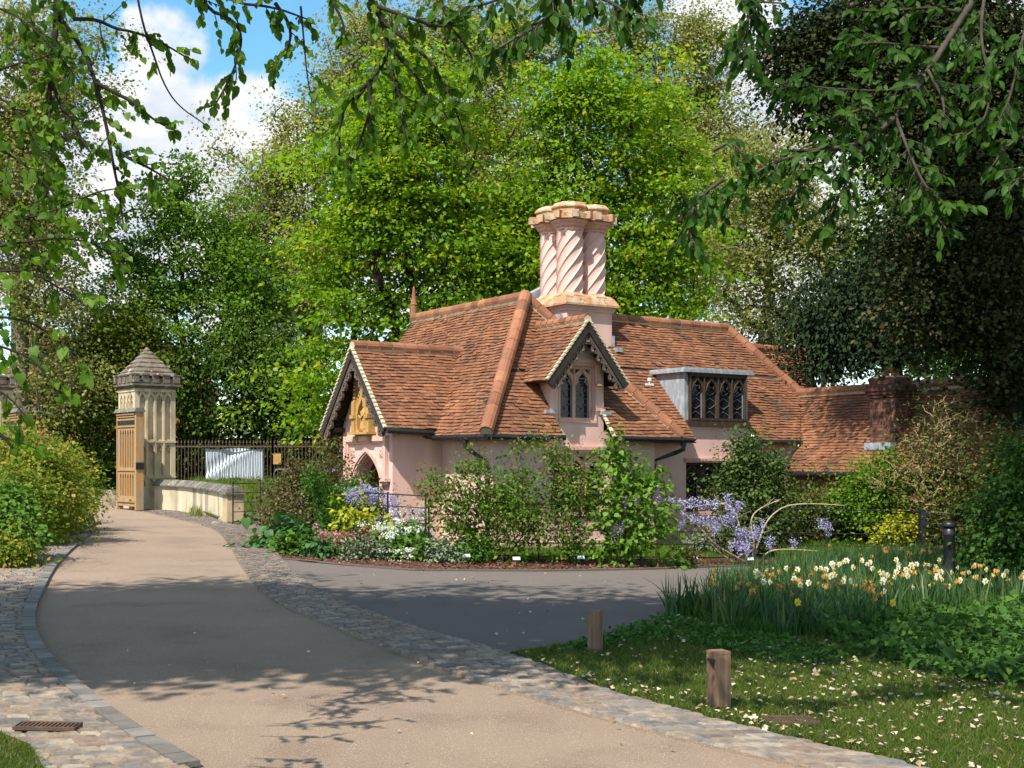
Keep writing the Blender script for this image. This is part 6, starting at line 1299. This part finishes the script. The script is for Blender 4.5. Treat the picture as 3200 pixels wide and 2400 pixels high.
BACK = [(2200, 1868), (2500, 1815), (2900, 1800), (3300, 1800), (3300, 1745), (2900, 1755), (2500, 1790)]
P = scatter(BACK, 5200, 36, 1); tag(blades('daffodil_leaves', P, .42, .017, M['dleaf'], 37, .4, 3, .55), kind='stuff')
P = scatter([(2420, 1775), (3300, 1775), (3300, 1725), (2500, 1735)], 14000, 38, 1); tag(blades('long_grass', P, .32, .014, lf('meadow_grass', (.045, .10, .01), (.11, .19, .02), .35), 39, .45), kind='stuff')
IVY = [(2560, 1998), (2800, 1958), (2950, 1918), (3300, 1925), (3300, 2160), (3050, 2150), (2880, 2110), (2720, 2060)]
P = scatter(IVY, 6000, 41, 1); rs = np.random.default_rng(42); n = len(P); bump = .15 + .14 * np.sin(P[:, 0] * 4 + 1) * np.sin(P[:, 1] * 3) ; P[:, 2] += rs.random(n) ** .6 * (bump + .05)
leaf_mesh('ivy', P, rs.normal(size=(n, 3)) + np.array([0, -.6, -.2]), rs.normal(size=(n, 3)) * .45 + np.array([0, -.15, 1]), .05 * np.exp(rs.normal(size=n) * .4), 'heart', L_['ivy'], None, rs.random(n)); tag(bpy.data.objects['ivy'], kind='stuff')
P = scatter([(1700, 2050), (2083, 1930), (2350, 1985), (2720, 2060), (2500, 2090), (2100, 2010)], 2600, 43, 1); n = len(P); rs = np.random.default_rng(44); P[:, 2] += .02 + rs.random(n) * .06
leaf_mesh('ground_cover', P, rs.normal(size=(n, 3)), rs.normal(size=(n, 3)) * .4 + np.array([0, 0, 1]), .04 * (.6 + .8 * rs.random(n)), 'heart', L_['ivy'], None, rs.random(n)); tag(bpy.data.objects['ground_cover'], kind='stuff')
def litter(name, P, size, seed, lift=.02, m=None):
    rs = np.random.default_rng(seed); n = len(P); P = P.copy(); P[:, 2] += lift + rs.random(n) * .03
    D = rs.normal(size=(n, 3)); D[:, 2] *= .25; Nn = rs.normal(size=(n, 3)) * .35 + np.array([0, 0, 1])
    leaf_mesh(name, P, D, Nn, size * (.5 + rs.random(n)), 'bent', m or M['dry'], None, rs.random(n), 1.2); tag(bpy.data.objects[name], kind='stuff')
litter('fallen_leaves', np.concatenate([scatter(GRASSPX, 420, 51, 1), scatter([(2300, 2010), (3250, 2160), (3250, 2300), (2500, 2280), (2250, 2150)], 430, 55, .6), scatter([(1620, 2050), (1900, 2162), (2200, 2240), (2560, 2332), (2900, 2402), (2900, 2370), (2560, 2300), (2200, 2205), (1900, 2130), (1700, 2060)], 160, 52, 1)]), .042, 53, .03)
litter('leaf_litter', np.concatenate([scatter(DRIVE[:14] + [(1606, 2040), (1302, 1966)], 170, 54, 1), scatter([(593, 2395), (376, 2270), (217, 2141), (104, 2026), (84, 1939), (159, 1772), (752, 1772), (984, 1939), (1389, 2098), (1953, 2271), (2500, 2395)], 36, 56, 1)]), .034, 57, .012)
M['chips'] = rampmat('bark_chips', [(.07, .03, .018), (.16, .075, .04), (.10, .045, .025), (.26, .16, .09), (.09, .05, .03)])
litter('bark_chips', scatter(MULCH[:9] + [(2200, 1752), (1600, 1756), (1300, 1742), (1100, 1715), (900, 1690)], 2200, 58, 1), .05, 59, .005, M['chips'])
# daffodil flowers: each plant a stem and a flower head
def daff(kind, v):
    rg = random.Random(v); h = .36 + rg.uniform(-.03, .04); t = thing('daffodil', '', 'daffodil'); sm = MB(); d = Vector((rg.uniform(-.07, .07), -.03 + rg.uniform(-.05, .05), 0))
    top = Vector((0, 0, h)) + d; nod = top + Vector((rg.uniform(-.03, .03), -.035, .004)); tube(sm, [Vector((0, 0, 0)), Vector((0, 0, h * .5)) + d * .3, top, nod], [.0045, .004, .0035, .003], 5); sm.build('stem', M['dleaf'], t)
    f = (nod - top).normalized(); u = f.cross(ZA).normalized(); w_ = f.cross(u)
    hd = MB()
    if kind == 'withered':
        for k in range(12):
            a = rg.random() * 6.283; q = nod + f * .005; e = (u * math.cos(a) + w_ * math.sin(a)) * .02; dn = Vector((e.x * 1.2 + f.x * .02, e.y * 1.2 + f.y * .02, -.045 * rg.uniform(.6, 1.2)))
            s_ = Vector((rg.gauss(0, .012), rg.gauss(0, .012), rg.gauss(0, .004))); hd.add([q + e * .3, q + e + s_, q + dn, q + dn * .5 - s_ * 1.4], [(0, 1, 2, 3)], rg.random())
        hd.build('flower', F_['rust'], t)
    else:
        for k in range(6):
            a = k * math.pi / 3 + .2; e = u * math.cos(a) + w_ * math.sin(a); s_ = (u * -math.sin(a) + w_ * math.cos(a)) * .017
            hd.add([nod, nod + e * .022 + s_, nod + e * .042 + f * .004, nod + e * .022 - s_], [(0, 1, 2, 3)], rg.random())
        fo = hd.build('flower', F_['cream' if kind == 'white' else 'yell'], t)
        tr = MB(); K_ = 9; ring = lambda r, z_: [nod + f * z_ + (u * math.cos(6.283 * k / K_) + w_ * math.sin(6.283 * k / K_)) * r for k in range(K_)]
        tr.add(ring(.008, 0) + ring(.011, .015) + ring(.016, .024), [(j * K_ + k, j * K_ + (k + 1) % K_, (j + 1) * K_ + (k + 1) % K_, (j + 1) * K_ + k) for j in range(2) for k in range(K_)], .4); tr.build('trumpet', F_['yell'], fo)
    return t
DL = {'white': ('cream-white daffodil in the flowering drift beside the side drive', 'cream-white daffodils in the drift'), 'withered': ('withered orange daffodil head drooping over the front of the drift', 'withered orange daffodils in the front drift'),
      'far': ('withered orange daffodil in the grass near the black fence', 'withered daffodils near the fence')}
def plant_daffs(kind, look, P, seed):
    rg = random.Random(seed); pr = [daff(look, seed * 10 + k) for k in range(4)]
    for i, p in enumerate(P):
        o = pr[i] if i < 4 else copy_tree(pr[i % 4]); o.location = Vector(p); o.rotation_euler = (0, 0, rg.uniform(-1.3, 1.3)); s_ = rg.uniform(.98, 1.28); o.scale = (s_, s_, s_)
        tag(o, DL[kind][0], 'daffodil', DL[kind][1])
WHT = [(2330, 1880), (2480, 1850), (2800, 1830), (3250, 1825), (3250, 1900), (2900, 1930), (2600, 1950), (2380, 1930)]
plant_daffs('white', 'white', scatter(WHT, 105, 61, 1), 1)
plant_daffs('withered', 'withered', np.concatenate([scatter([(2100, 1920), (2250, 1890), (2500, 1890), (2750, 1900), (2750, 1965), (2500, 1985), (2300, 1960)], 44, 62, 1), scatter([(2750, 1870), (3250, 1850), (3250, 1910), (2900, 1930)], 18, 63, 1)]), 2)
plant_daffs('far', 'withered', scatter([(2400, 1790), (2700, 1775), (3250, 1770), (3250, 1815), (2900, 1805), (2550, 1812)], 46, 64, 1), 3)
for p, lb in (((2785, 2010), 'single bright yellow daffodil standing highest at the front of the drift'), ((2490, 2010), 'small bright yellow daffodil low in the middle of the drift')):
    o = daff('yellow', 77); o.location = gp(*p); tag(o, lb, 'daffodil')
    o.rotation_euler = (0, 0, -.1); o.scale = (1.12, 1.12, 1.12)
